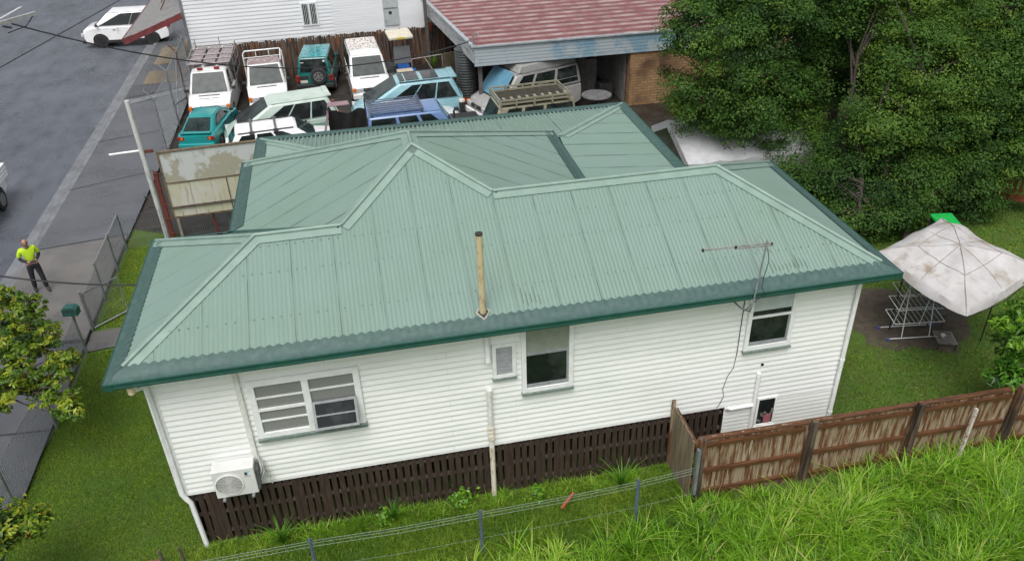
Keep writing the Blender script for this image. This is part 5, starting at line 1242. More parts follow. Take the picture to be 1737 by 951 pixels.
ch = thing('garden_chair', 'grey plastic garden chair in the shade under the gazebo', 'chair', (18.0, 3.6, 0), R(-100))
b = MB(); b.box((0, 0, .42), (.46, .46, .04)); b.box((-.24, 0, .68), (.04, .44, .5), Matrix.Rotation(R(-10), 3, 'Y')); b.build('seat', M['greyplastic'], ch, bevel=.015)
for x in (-.2, .2):
    for y in (-.2, .2): MB().bb(x-.02, x+.02, y-.02, y+.02, 0, .42).build('leg', M['greyplastic'], ch)
bn = thing('wheelie_bin', 'dark green wheeled bin with a bright green lid behind the gazebo', 'bin', (20.45, 6.75, 0), R(-10))
b = MB(); b.add([(-.22, -.25, 0), (.22, -.25, 0), (.22, .25, 0), (-.22, .25, 0), (-.29, -.34, .95), (.29, -.34, .95), (.29, .34, .95), (-.29, .34, .95)], [(0, 1, 5, 4), (1, 2, 6, 5), (2, 3, 7, 6), (3, 0, 4, 7), (4, 5, 6, 7), (3, 2, 1, 0)]); b.build('body', pm('bin_green', (.01, .05, .02), rough=.4), bn, bevel=.02)
b = MB(); b.box((0, 0, 1.0), (.64, .76, .09), Matrix.Rotation(R(5), 3, 'X')); b.build('lid', pm('lid_green', (.015, .36, .07), (.012, .30, .055), 4, rough=.4), bn, bevel=.03)
for x in (-.24, .24):
    b = MB(); b.lathe([(.1, -.02), (.1, .02)], 14, Matrix.Translation((x, .28, .1)) @ Matrix.Rotation(R(90), 4, 'Y')); b.build('wheel', M['tyre'], bn)
be = thing('garden_bench', 'orange-brown slatted timber bench at the far right edge of the garden', 'bench', (24.55, 8.3, 0), R(-35))
M['bench'] = pm('orange_timber', (.20, .055, .018), (.10, .03, .014), 6, rough=.6)
for k in range(4): MB().bb(-.8, .8, -.25+.13*k-.05, -.25+.13*k+.05, .44, .47).build('seat_slat', M['bench'], be)
for k in range(9): MB().bb(-.76+.19*k-.05, -.76+.19*k+.05, .26, .29, .5, 1.0).build('back_slat', M['bench'], be)
MB().bb(-.82, .82, .25, .30, 1.0, 1.06).build('back_rail', M['bench'], be)
for x in (-.74, .74):
    for y in (-.24, .26): MB().bb(x-.035, x+.035, y-.035, y+.035, 0, .44).build('leg', M['bench'], be)

# ------------------------------------------------------------------ timber fence and wire fence at the front right
tf = thing('paling_fence', 'weathered brown paling fence with wet rails running along the tall grass', 'fence')
M['fencewet'] = M['fencecap']
yf = -.62
def ftop(x): return 1.56+.04*math.sin(x*.7)-(.012*(x-10))
b = MB(); x = 9.82
while x < 19.5:
    wd_ = rng.uniform(.085, .105); h = ftop(x)+rng.uniform(-.02, .015)
    b.box((x+wd_/2, yf+.075+rng.uniform(-.006, .006), h/2), (wd_-.004, .018, h), Matrix.Rotation(rng.uniform(-.02, .02), 3, 'Y')); x += wd_
b.build('palings', M['fencewood'], tf)
for z, o in ((1.43, 0), (.78, .02), (.22, 0)):
    b = MB()
    for x0 in np.arange(9.8, 19, 2.25): b.beam((x0+.04, yf+.035, z-.012*(x0-10)), (x0+2.21, yf+.035, z-.012*(x0-7.8)+rng.uniform(-.02, .02)), .06, .085)
    b.build('rail', M['fencecap'], tf)
for x0 in np.arange(9.88, 19.5, 2.25):
    b = MB(); b.box((x0, yf-.03, .83), (.11, .11, 1.68-.016*(x0-10)), Matrix.Rotation(rng.uniform(-.045, .045), 3, 'Y')); b.build('post', M['darkfence'], tf)
b = MB(); b.beam((9.85, yf+.08, 1.575), (19.4, yf+.08, 1.575-.115), .035, .11, up=(0, 1, 0)); b.build('capping', M['fencecap'], tf)
tf2 = thing('paling_fence', 'short grey-brown return of the paling fence meeting the slatted base of the house', 'fence')
b = MB(); y = yf+.02
while y < .40:
    wd_ = .095; h = 1.58+rng.uniform(-.015, .02)+.04*(y+.6)
    b.box((9.74+rng.uniform(-.005, .005), y+wd_/2, h/2), (.018, wd_-.004, h)); y += wd_
b.build('palings', pm('grey_paling', (.23, .19, .125), (.13, .095, .06), 2.5, rough=.8, stretch=(5, 5, .5)), tf2)
for z in (1.5, .5): MB().bb(9.76, 9.82, yf, .42, z-.04, z+.04).build('rail', M['fencecap'], tf2)
MB().bb(9.69, 9.75, .38, .44, 0, 1.75).build('post', M['fencewood'], tf2); MB().bb(9.78, 9.84, yf-.1, yf-.02, .3, 1.45).build('metal_stay', M['galv'], tf2)
wf = thing('wire_fence', 'low wire fence on blue-grey steel pickets along the front of the house', 'fence')
for x, y, h in ((-.4, -.95, 1.12), (2.66, -.9, 1.17), (5.62, -.93, 1.16), (8.58, -.87, 1.16)):
    b = MB(); b.bb(x-.03, x+.03, y-.006, y+.006, 0, h); b.bb(x-.006, x+.006, y-.03, y+.006, 0, h); b.build('post', pm('picket_blue_grey', (.11, .16, .22), (.08, .1, .13), 9, rough=.5), wf)
b = MB()
for z in (1.12, 1.06, .98, .45): b.tube([(-2.5, -.97, z), (-.4, -.95, z), (2.66, -.9, z-.02), (4.1, -.92, z-.05), (5.62, -.93, z-.02), (7.1, -.9, z-.04), (8.58, -.87, z-.02), (9.7, -.80, z)], .0045 if z > .9 else .0028, 4)
for x in np.arange(-2.4, 9.6, .16):
    y = -.935+.02*math.sin(x)+max(0, x-8.6)*.06; b.beam((x, y, .98), (x, y, 1.10), .005, .005)
b.build('wire_mesh', pm('green_grey_wire', (.16, .21, .17), rough=.5), wf)
sp_ = thing('star_picket', 'pale leaning steel picket in the tall grass in front of the paling fence', 'post', (15.35, -.95, 0), 0)
b = MB(); b.beam((0, 0, 0), (.16, .12, 1.42), .06, .05); b.build('picket', pm('rusty_white_picket', (.5, .47, .42), (.2, .11, .07), 14, .5, .58, rough=.7), sp_)
ob = MB(); ob.beam((7.25, -.42, .25), (7.55, -.2, .38), .05, .03); tag(ob.build('orange_stick', pm('orange_paint', (.30, .065, .025), (.2, .06, .03), 12, rough=.7)), 'orange painted stick lying in the grass by the wire fence', 'stick')
rb = thing('metal_edging', 'rusty brown metal edging with short stakes at the bottom of the lawn', 'edging', (-.4, .1, 0))
b = MB(); b.bb(-.3, .24, -.02, .02, .1, .2); b.build('edge_strip', pm('rusty_brown', (.13, .06, .04), (.2, .09, .06), 9), rb)
for x in (.27, .62): MB().bb(x-.02, x+.02, -.02, .02, 0, .42).build('stake', M['rail'], rb)

# ------------------------------------------------------------------ the person on the footpath
def skin(verts, edges, levels=2):
    me = bpy.data.meshes.new('skin'); me.from_pydata([v[0] for v in verts], edges, []); o = bpy.data.objects.new('skin', me); COL.objects.link(o)
    o.modifiers.new('s', 'SKIN'); 
    if not me.skin_vertices: me.skin_vertices.new()
    for i, v in enumerate(verts):
        r = v[1] if isinstance(v[1], tuple) else (v[1], v[1]); me.skin_vertices[0].data[i].radius = r
    me.skin_vertices[0].data[0].use_root = True
    sb = o.modifiers.new('u', 'SUBSURF'); sb.levels = sb.render_levels = levels
    bpy.context.view_layer.update()
    m2 = bpy.data.meshes.new_from_object(o.evaluated_get(bpy.context.evaluated_depsgraph_get()))
    b = MB(); b.v = [tuple(v.co) for v in m2.vertices]; b.f = [tuple(p.vertices) for p in m2.polygons]
    bpy.data.objects.remove(o); bpy.data.meshes.remove(m2); return b
pe = thing('person', 'bearded person in yellow hi-vis shirt and black trousers holding a controller on the footpath', 'person', (-4.92, 10.72, .128), R(28), scale=.95)
M['skin'] = pm('skin', (.42, .24, .17), (.36, .19, .13), 9, rough=.5)
M['hivis'] = pm('hi_vis_yellow', (.48, .70, .02), (.40, .62, .02), 6, rough=.7)
M['navy'] = pm('dark_work_cloth', (.012, .013, .017), (.02, .02, .024), 6, rough=.85)
sv = [((0, 0, .96), .12), ((0, .01, 1.15), .115), ((0, 0, 1.36), .12), ((0, -.015, 1.50), .05), ((0, -.045, 1.57), .055), ((0, -.07, 1.63), (.075, .09)), ((0, -.065, 1.70), (.07, .085)), ((0, -.05, 1.745), .045)]
se = [(i, i+1) for i in range(7)]
def arm(sd, sv, se, c=2):
    k = len(sv)
    sv += [((sd*.17, .0, 1.42), .055), ((sd*.235, .03, 1.28), .048), ((sd*.25, .035, 1.14), .042), ((sd*.16, -.13, 1.11), .034), ((sd*.09, -.235, 1.11), .026), ((sd*.075, -.28, 1.115), (.034, .02))]
    se += [(c, k)]+[(k+i, k+i+1) for i in range(5)]
def leg(sd, sv, se):
    k = len(sv); fy = -.10 if sd > 0 else .10
    sv += [((sd*.095, 0, .90), .085), ((sd*.12, fy*.6-.02, .50), .056), ((sd*.14, fy+.02, .12), .042), ((sd*.15, fy+.02, .05), .042), ((sd*.165, fy-.13, .035), (.04, .03))]
    se += [(0, k)]+[(k+i, k+i+1) for i in range(4)]
for sd in (-1, 1): arm(sd, sv, se)
for sd in (-1, 1): leg(sd, sv, se)
body = skin(sv, se)
for sd in (-1, 1):                                     # palm-rooted fingers curled round the controller
    for k in range(4):
        x = sd*(.085-.002*k); z = 1.142-.017*k; l = (.9, 1, .95, .75)[k]
        body.tube([(x, -.275, z), (x-sd*.004, -.275-.045*l, z+.002), (x-sd*.024, -.275-.066*l, z), (x-sd*.045, -.27-.056*l, z-.002)], [.0095, .009, .008, .006], 7)
    body.tube([(sd*.07, -.25, 1.14), (sd*.055, -.27, 1.162), (sd*.04, -.295, 1.168), (sd*.03, -.315, 1.165)], [.011, .010, .009, .007], 7)
for sd in (-1, 1): body.lathe([(.005, -.012), (.022, -.008), (.028, 0), (.02, .01), (.003, .012)], 8, Matrix.Translation((sd*.082, -.06, 1.655)) @ Matrix.Rotation(R(90), 4, 'Y') @ Matrix.Scale(1.4, 4, (1, 0, 0)))
body.tube([(0, -.148, 1.675), (0, -.172, 1.645), (0, -.155, 1.635)], [.010, .017, .008], 8)
bo_ = body.build('body', M['skin'], pe, smooth=60)
for sd in (-1, 1): MB().box((sd*.030, -.150, 1.672), (.024, .012, .010)).build('eye', M['plastic'], pe, bevel=.003)
b = MB(); b.box((0, -.150, 1.607), (.045, .012, .008)); b.build('mouth', pm('lips', (.25, .09, .08)), pe, bevel=.002)
be_ = skin([((0, -.115, 1.575), .035), ((0, -.125, 1.595), .04), ((.05, -.09, 1.60), .028), ((.068, -.06, 1.635), .018), ((-.05, -.09, 1.60), .028), ((-.068, -.06, 1.635), .018)], [(0, 1), (1, 2), (2, 3), (1, 4), (4, 5)])
be_.build('beard', pm('brown_beard', (.07, .04, .025), (.04, .025, .018), 40, rough=.9), pe, smooth=60)
hr = skin([((0, .012, 1.66), (.05, .05)), ((.045, -.0, 1.655), .038), ((-.045, -.0, 1.655), .038)], [(0, 1), (0, 2)]); hr.build('hair', pm('short_hair', (.10, .065, .045), rough=.9), pe, smooth=60)
tv = [((0, .0, 1.0), .145), ((0, .01, 1.15), .14), ((0, .0, 1.36), (.135, .14)), ((0, -.01, 1.46), .085)]; te = [(0, 1), (1, 2), (2, 3)]
for sd in (-1, 1):
    k = len(tv); tv += [((sd*.175, .0, 1.42), .075), ((sd*.24, .03, 1.28), .068), ((sd*.252, .035, 1.19), .066)]; te += [(2, k), (k, k+1), (k+1, k+2)]
sh = skin(tv, te); sh.build('shirt', M['hivis'], pe, smooth=60)
for sd in (-1, 1):
    sl = skin([((sd*.25, .035, 1.22), .058), ((sd*.25, .03, 1.14), .055), ((sd*.16, -.13, 1.11), .045), ((sd*.10, -.215, 1.11), .036)], [(0, 1), (1, 2), (2, 3)]); sl.build('sleeve', M['navy'], pe, smooth=60)
MB().tube([(-.05, -.06, 1.48), (0, -.085, 1.46), (.05, -.06, 1.48), (.06, .02, 1.5), (0, .06, 1.5), (-.06, .02, 1.5), (-.05, -.06, 1.48)], .016, 8).build('collar', M['navy'], pe, smooth=60)
tv = [((0, 0, 1.0), (.135, .125)), ((0, 0, .92), (.13, .12))]; te = [(0, 1)]
for sd in (-1, 1):
    k = len(tv); fy = -.10 if sd > 0 else .10
    tv += [((sd*.095, 0, .84), .10), ((sd*.12, fy*.6-.02, .50), .075), ((sd*.14, fy+.02, .10), .066)]; te += [(1, k), (k, k+1), (k+1, k+2)]
tr = skin(tv, te); tr.build('trousers', M['navy'], pe, smooth=60)
for sd in (-1, 1):
    fy = -.10 if sd > 0 else .10
    bt_ = skin([((sd*.14, fy+.03, .13), .06), ((sd*.145, fy+.03, .05), .058), ((sd*.155, fy-.06, .045), (.055, .045)), ((sd*.168, fy-.15, .035), (.048, .036))], [(0, 1), (1, 2), (2, 3)]); bt_.build('boot', M['plastic'], pe, smooth=60)
rc = MB(); rc.box((0, 0, 0), (.15, .08, .035), Matrix.Rotation(R(28), 3, 'Z'))
cpos = pe.matrix_world if False else Matrix.Translation((-4.92, 10.72, .128)) @ Matrix.Rotation(R(28), 4, 'Z') @ Matrix.Scale(.95, 4)
ro = rc.build('remote_controller', M['plastic'], bevel=.008); ro.location = cpos @ Vector((0, -.315, 1.13)); tag(ro, 'small black remote controller in the hands of the person in yellow', 'controller')

# ------------------------------------------------------------------ vegetation
M['leaf'] = leafmat('tree_leaf', [(0, (.018, .052, .010)), (.45, (.046, .120, .018)), (.8, (.088, .185, .026)), (1, (.16, .26, .034))], .45, .62)
M['leaf2'] = leafmat('broad_leaf', [(0, (.018, .05, .008)), (.35, (.065, .14, .014)), (.7, (.17, .27, .020)), (1, (.34, .38, .03))], .3, .4)
M['mango'] = leafmat('bright_leaf', [(0, (.018, .065, .008)), (.5, (.075, .22, .014)), (1, (.20, .38, .03))], .3, .35)
M['flower'] = leafmat('orange_flower', [(0, (.20, .04, .01)), (1, (.50, .16, .02))], .2, .6)
M['grass'] = leafmat('lawn_blade', [(0, (.046, .115, .007)), (.5, (.118, .225, .012)), (1, (.27, .35, .035))], .3, .55)
M['tallgrass'] = leafmat('tall_grass_blade', [(0, (.045, .13, .008)), (.45, (.17, .38, .018)), (.85, (.34, .56, .045)), (1, (.50, .46, .18))], .42, .42)
M['bark'] = pm('grey_bark', (.075, .06, .048), (.035, .028, .024), 7, rough=.9, stretch=(3, 3, .6), bump=.5)

def leaves(C, N, size, asp, var):
    """one folded diamond leaf per row: C centres, N rough normals"""
    n = len(C); t = rng.normal(size=(n, 3)); N = N/np.linalg.norm(N, axis=1, keepdims=True)
    t -= N*(t*N).sum(1, keepdims=True); t /= np.linalg.norm(t, axis=1, keepdims=True); s_ = np.cross(N, t)
    L = (size*rng.uniform(.65, 1.25, n))[:, None]; W = L*asp
    V = np.stack([C-t*L*.5, C+s_*W*.5+N*W*.18+t*L*.05, C+t*L*.5-N*L*.12, C-s_*W*.5+N*W*.18+t*L*.05], 1).reshape(-1, 3)
    return V, np.arange(4*n).reshape(n, 4), np.repeat(var, 4)
def blob_pts(blobs, ncl, nleaf, cr, shell=.5, droop=0, tone=0.5):
    Cs, Ns, vs = [], [], []
    for (cx_, cy_, cz_), (rx, ry, rz), k in blobs:
        m = int(ncl*k); d = rng.normal(size=(m, 3)); d /= np.linalg.norm(d, axis=1, keepdims=True)
        ph = rng.uniform(0, 6.3, 6)
        wob = 1+.22*np.sin(3*d[:, 0]*2+ph[0])*np.sin(3*d[:, 1]*2+ph[1])+.14*np.sin(7*d[:, 2]+ph[2]+4*d[:, 0])+.08*np.sin(11*d[:, 1]+ph[3])
        rad = (shell+(1-shell)*rng.random(m)**.6)*wob
        c = np.array([cx_, cy_, cz_])+d*rad[:, None]*np.array([rx, ry, rz])
        tonec = np.clip(tone+.17*(rng.random()-.5)*2+.24*rng.normal(size=m), 0, 1)
        crr = cr*rng.uniform(.5, 1.35, m)
        e = rng.normal(size=(m, nleaf, 3)); e /= np.linalg.norm(e, axis=2, keepdims=True)
        e *= (rng.random((m, nleaf, 1))**.45)*crr[:, None, None]; e[..., 2] *= .55
        p = c[:, None, :]+e; p[..., 2] -= droop*np.abs(e[..., :2]).sum(-1)
        nn = .55*e/np.maximum(crr[:, None, None], .01)+.5*d[:, None, :]+np.array([0, 0, .75])+.42*rng.normal(size=e.shape)
        Cs.append(p.reshape(-1, 3)); Ns.append(nn.reshape(-1, 3)); vs.append(np.clip(np.repeat(tonec, nleaf)+.09*rng.normal(size=m*nleaf), 0, 1))
    return np.concatenate(Cs), np.concatenate(Ns), np.concatenate(vs)
def tree(name, label, stems, blobs, ncl, nleaf, cr, size, asp, mat, cat='tree', shell=.5, droop=0, group=None, flowers=0, tone=.5):
    base = stems[0][0][0]
    t = thing(name, label, cat, (0, 0, 0), group=group)
    b = MB()
    for pts, r0, r1 in stems:
        m = len(pts); P = []
        for i in range((m-1)*5+1):
            k, f = divmod(i, 5); q = Vector(pts[min(k, m-1)]).lerp(Vector(pts[min(k+1, m-1)]), f/5); P.append(q+Vector((rng.normal(0, .03), rng.normal(0, .03), 0)))
        b.tube(P, [r0+(r1-r0)*i/(len(P)-1) for i in range(len(P))], 7)
    for (c, r, k) in blobs:                                # limbs reaching into each clump of the crown
        for j in range(int(5+3*k)):
            d = Vector(rng.normal(size=3)).normalized(); tip = Vector(c)+Vector((d.x*r[0], d.y*r[1], d.z*r[2]))*.85
            s0 = min((Vector(st_2[0][i]).lerp(Vector(st_2[0][i+1]), f) for st_2 in stems for i in range(len(st_2[0])-1) for f in rng.uniform(0, 1, 3) if i or len(st_2[0]) < 3), key=lambda p: (p-tip).length+rng.uniform(0, .5))
            mid = s0.lerp(tip, .5)+Vector((rng.normal(0, .12), rng.normal(0, .12), .1)); b.tube([s0, mid, tip], [r1*1.1, r1*.6, .008], 5)
    b.build('trunk', M['bark'], t, smooth=60)
    C, N, v = blob_pts(blobs, ncl, nleaf, cr, shell, droop, tone)
    V, F, vv = leaves(C, N, size, asp, v); npmesh('crown', V, F, M[mat], vv, t)
    if flowers:
        i = rng.choice(len(C), flowers, replace=False); c = np.repeat(C[i], 14, 0)+rng.normal(0, .035, (flowers*14, 3)); nn = rng.normal(size=c.shape)
        V, F, vv = leaves(c, nn, .05, .7, rng.random(len(c))); npmesh('flowers', V, F, M['flower'], vv, t)['kind'] = 'stuff'
    return t

tree('shade_tree', 'large dark green tree with many thin stems overhanging the white fabric shelter', [([(18.9, 12.6, 0), (18.2, 12.3, 1.6), (17.2, 11.9, 3.6), (16.8, 11.6, 5.0)], .13, .05), ([(19.1, 12.5, 0), (18.9, 12.4, 2), (18.7, 12.4, 4.5)], .12, .05), ([(18.8, 12.8, 0), (17.6, 12.0, 1.8), (16.2, 11.4, 3.4)], .10, .04), ([(19.2, 12.8, 0), (19.6, 12.6, 2.5), (19.8, 12.4, 4.5)], .10, .04)],
     [((15.6, 11.5, 4.9), (2.0, 1.6, 2.0), 1.3), ((17.3, 11.9, 5.5), (2.2, 1.8, 1.9), 1.3), ((16.3, 11.2, 3.3), (1.7, 1.2, 1.1), .9), ((14.9, 11.5, 3.5), (1.1, 1.0, 1.0), .5), ((18.9, 12.2, 5.6), (1.7, 1.5, 1.7), 1.0), ((17.6, 11.4, 3.4), (1.2, 1.0, 1.0), .5), ((16.2, 12.5, 6.6), (2.0, 1.8, 1.2), .8), ((18.3, 11.6, 2.6), (.9, .8, .8), .3), ((14.6, 11.6, 5.6), (1.2, 1.1, 1.1), .5)], 92, 150, .56, .085, .62, 'leaf', tone=.58)
tree('shade_tree', 'spreading tree with a brighter green crown over the dark gap behind the green roof', [([(19.4, 8.3, 0), (19.5, 8.6, 1.6), (19.9, 9.2, 3.2), (20.2, 9.4, 4.6)], .16, .05), ([(19.7, 8.5, 0), (20.6, 9.2, 2.4), (21.0, 9.6, 4.4)], .12, .04), ([(19.2, 8.5, 0), (18.9, 8.9, 1.8), (18.7, 9.2, 3.0)], .10, .04), ([(18.6, 8.0, 0), (18.5, 8.3, 1.4), (18.2, 8.6, 2.2)], .08, .03), ([(19.2, 8.6, 2.2), (18.9, 8.7, 3.6), (19.2, 8.9, 4.5)], .05, .02), ([(19.3, 8.8, 2.8), (19.8, 8.7, 4.0), (20.2, 8.8, 4.6)], .045, .02), ([(18.8, 9.5, 0), (18.7, 9.8, 2.5), (18.9, 10.2, 5)], .08, .04)],
     [((20.6, 9.4, 4.9), (1.7, 1.4, 1.3), 1.1), ((21.2, 9.1, 3.3), (1.6, 1.2, 1.2), 1.0), ((19.4, 9.0, 3.3), (1.0, .9, .9), .5), ((20.6, 10.3, 6.4), (1.9, 1.6, 1.3), 1.0), ((19.6, 11.3, 6.9), (1.6, 1.5, 1.2), .7), ((22.2, 8.9, 4.6), (1.0, .9, .9), .4)], 92, 150, .55, .085, .62, 'leaf', tone=.74)
tree('understorey_tree', 'low dark bushy tree filling the shade between the two large crowns', [([(18.0, 7.3, 0), (18.2, 7.6, 1.0), (18.4, 8.0, 2.0)], .08, .03), ([(19.8, 7.4, 0), (20.0, 7.7, 1.0), (20.1, 8.0, 1.8)], .08, .03), ([(21.0, 8.0, 0), (21.2, 8.2, 1.2)], .07, .03)],
     [((18.7, 8.7, 1.7), (1.2, .9, .8), .8), ((20.3, 8.2, 1.5), (1.3, .9, .9), 1.0), ((21.6, 8.6, 1.6), (1.2, .9, 1.0), .9), ((17.3, 8.9, 1.5), (.9, .8, .8), .5), ((19.5, 10.0, 2.3), (1.3, 1.0, 1.3), .7), ((17.9, 10.4, 1.6), (1.3, .9, 1.2), .6), ((18.2, 8.0, .8), (.9, .6, .7), .5), ((19.3, 7.8, .8), (1.0, .6, .7), .5), ((22.5, 8.3, .9), (1.0, .7, .8), .5), ((16.9, 9.6, .9), (.9, .7, .8), .4)], 92, 140, .50, .08, .62, 'leaf', tone=.42)
tree('shade_tree', 'tall leafy tree with twisted pale limbs at the right edge of the garden', [([(23.6, 9.6, 0), (23.5, 9.5, 2.2), (23.2, 9.5, 4.2), (23.3, 9.8, 6)], .18, .05), ([(23.7, 9.7, 0), (24.2, 9.8, 2.8), (24.5, 10, 5)], .14, .05)],
     [((22.8, 9.3, 3.9), (1.5, 1.3, 1.4), 1.0), ((24.2, 9.6, 4.9), (1.7, 1.5, 1.6), 1.2), ((23.2, 9.0, 2.3), (1.2, .9, .9), .6), ((24.4, 9.2, 3.0), (1.3, 1.0, 1.1), .7), ((23.2, 10.6, 6.3), (1.8, 1.6, 1.4), 1.0), ((25.6, 10.4, 5.6), (1.6, 1.4, 1.7), .8), ((22.3, 8.8, 1.5), (.8, .7, .7), .35), ((23.9, 8.5, 1.9), (1.0, .8, .7), .5)], 92, 150, .56, .085, .62, 'leaf', tone=.54)
tree('background_tree', 'dark tree crown rising beyond the brick wall behind the nearer trees', [([(23, 17, 0), (23, 17, 4), (23, 17, 6)], .2, .06)],
     [((20.2, 16.5, 5.8), (2.4, 1.8, 2.0), 1), ((22.8, 16.5, 6.2), (2.6, 1.8, 2.2), 1.2), ((22.0, 14.0, 4.2), (2.2, 1.6, 1.8), 1.0), ((23.8, 13.6, 3.0), (2.0, 1.5, 2.0), .9), ((17.8, 16, 6.3), (2.0, 1.5, 1.6), .8), ((20.4, 14.2, 3.4), (1.8, 1.3, 1.6), .8), ((22.3, 12.4, 2.0), (1.6, 1.2, 1.4), .7)], 130, 40, .42, .15, .55, 'leaf', tone=.38)
tree('background_tree', 'olive green tree crown at the far upper right corner', [([(27, 15, 0), (27, 15, 4), (27, 15, 6)], .2, .06)],
     [((26.0, 14.5, 5.2), (2.2, 1.8, 2.0), 1), ((28.4, 14.5, 5.2), (2.4, 1.8, 2.2), 1), ((26.4, 13.2, 3.0), (2.0, 1.4, 1.6), .8), ((28.5, 12.6, 3.0), (2.0, 1.4, 1.8), .8), ((31, 16, 5.5), (2.6, 2, 2.4), 1), ((26.8, 11.2, 1.6), (1.6, 1.2, 1.3), .7)], 130, 40, .42, .15, .55, 'leaf', tone=.42)
tree('street_tree', 'yellow-green street tree with clusters of orange flowers beside the wire fence', [([(-5.1, 3.9, 0), (-4.9, 4.1, 1.0), (-4.2, 4.5, 1.8), (-3.3, 5.0, 2.3)], .10, .03), ([(-4.9, 4.1, 1.1), (-3.8, 3.8, 1.75), (-2.6, 3.5, 1.9)], .05, .02), ([(-4.9, 4.1, 1.1), (-4.4, 5.4, 2.0)], .05, .02)],
     [((-3.5, 5.7, 2.5), (.75, .6, .5), .95), ((-2.95, 4.8, 2.3), (.70, .65, .5), 1.1), ((-3.2, 4.5, 2.5), (.8, .7, .5), 1.0), ((-2.45, 3.6, 1.95), (.55, .5, .35), .55), ((-3.0, 3.5, 2.3), (.5, .5, .4), .5), ((-4.25, 6.7, 2.35), (.5, .45, .4), .5), ((-3.35, 3.0, 2.15), (.55, .5, .35), .6), ((-2.0, 3.05, 1.75), (.32, .3, .22), .28), ((-2.3, 4.3, 2.0), (.35, .35, .25), .3)], 100, 24, .12, .12, .40, 'leaf2', shell=.15, flowers=26, tone=.66)
tree('street_tree', 'low yellow-green flowering treetop in the bottom left corner', [([(-2.5, -.7, 0), (-2.4, -.6, 1.0), (-2.3, -.4, 1.8)], .07, .03)],
     [((-2.35, -.3, 1.95), (.55, .5, .35), 1.0), ((-1.85, -.15, 1.85), (.32, .3, .22), .4), ((-2.7, .1, 1.9), (.5, .4, .3), .6)], 110, 30, .15, .11, .42, 'leaf2', shell=.15, flowers=16, tone=.70)
tree('mango_tree', 'bright green leafy shrub with long leaves growing over the end of the paling fence', [([(17.7, .3, 0), (17.6, .2, 1.2), (17.4, .1, 2.2)], .08, .03)],
     [((16.9, .0, 2.75), (.70, .6, .55), 1.3), ((17.5, .1, 1.9), (.75, .6, .55), .9), ((16.8, -.2, 1.55), (.45, .4, .35), .6), ((17.8, .2, 3.1), (.7, .6, .5), .6)], 55, 30, .19, .17, .24, 'mango', shell=.35, droop=.25, tone=.55)

# grass: lawns and the tall grass along the fences
def blades(P, h, wd, lean, var, segs=2):
    n = len(P); a = rng.uniform(0, 2*np.pi, n); az = lean[1]; d = np.stack([np.cos(az), np.sin(az), np.zeros(n)], 1)
    sd = np.stack([np.cos(a), np.sin(a), np.zeros(n)], 1); sd = np.stack([-np.sin(az+rng.normal(0, .6, n)), np.cos(az+rng.normal(0, .6, n)), np.zeros(n)], 1)
    rows = []
    for k in range(segs+1):
        t = k/segs; c = P+np.array([0, 0, 1])*(h*(t-.45*lean[0]*t**2.6))[:, None]+d*(h*lean[0]*t**1.8)[:, None]
        w_ = (wd*(1-t**1.6)*.5+.0004)[:, None]; rows += [c-sd*w_, c+sd*w_]
    V = np.stack(rows, 1).reshape(-1, 3); m = 2*(segs+1); o = (np.arange(n)*m)[:, None]
    F = np.concatenate([o+np.array([2*k, 2*k+1, 2*k+3, 2*k+2]) for k in range(segs)])
    return V, F, np.repeat(var, m)
def lump(x, y, s=1.0):
    return .5+.25*np.sin(x*1.7*s+1.3*np.sin(y*1.1*s))+.25*np.sin(y*2.3*s+1.7*np.sin(x*.9*s+1))
def lawn(name, poly, n, h0, h1, wd, label=None, hole=None, tone=.45):
    xs, ys = [p[0] for p in poly], [p[1] for p in poly]; P = np.stack([rng.uniform(min(xs), max(xs), n), rng.uniform(min(ys), max(ys), n)], 1)
    def inside(P, poly):
        r = np.zeros(len(P), bool); m = len(poly)
        for i in range(m):
            x0, y0 = poly[i]; x1, y1_ = poly[(i+1) % m]; c = (y0 > P[:, 1]) != (y1_ > P[:, 1])
            with np.errstate(divide='ignore', invalid='ignore'): r ^= c & (P[:, 0] < (x1-x0)*(P[:, 1]-y0)/(y1_-y0)+x0)
        return r
    P = P[inside(P, poly)]
    if hole: P = P[~inside(P+rng.normal(0, .26, P.shape), hole)]
    n = len(P); l = lump(P[:, 0], P[:, 1]); l2 = lump(P[:, 0]+7, P[:, 1]-3, 2.7)
    h = rng.uniform(h0, h1, n)*(.75+.5*l2); var = np.clip(tone+.30*(l-.5)+.22*(l2-.5)+.17*rng.normal(size=n), 0, 1)
    V, F, vv = blades(np.column_stack([P, np.zeros(n)]), h, wd*rng.uniform(.7, 1.3, n), (rng.uniform(.2, 1.1, n), rng.uniform(0, 2*np.pi, n)), var)
    return tag(npmesh(name, V, F, M['grass'], vv), kind='stuff')
DP = [(15.9, 3.3), (16.6, 2.7), (17.6, 2.3), (18.3, 2.5), (19.0, 3.0), (19.2, 4.2), (18.6, 5.2), (17.2, 5.7), (15.7, 5.2)]
lawn('lawn_grass', [(-3.02, 8.5), (-3.0, 12.85), (1.4, 12.9), (1.4, 8.5)], 60000, .03, .06, .014, tone=.62)
lawn('lawn_grass', [(-3.35, -.2), (-3.0, 7.4), (.5, 7.6), (.5, .45), (.6, -.5), (0, -2)], 150000, .025, .05, .012, tone=.50)
lawn('lawn_grass', [(13.3, -.5), (13.3, 9), (26, 12), (27, 3), (21, -.5)], 170000, .03, .06, .018, hole=DP, tone=.46)
lawn('rough_grass', [(.45, -2.6), (-.3, -.6), (.62, .40), (10.7, .40), (10.7, -2.6)], 105000, .05, .17, .012, tone=.50)
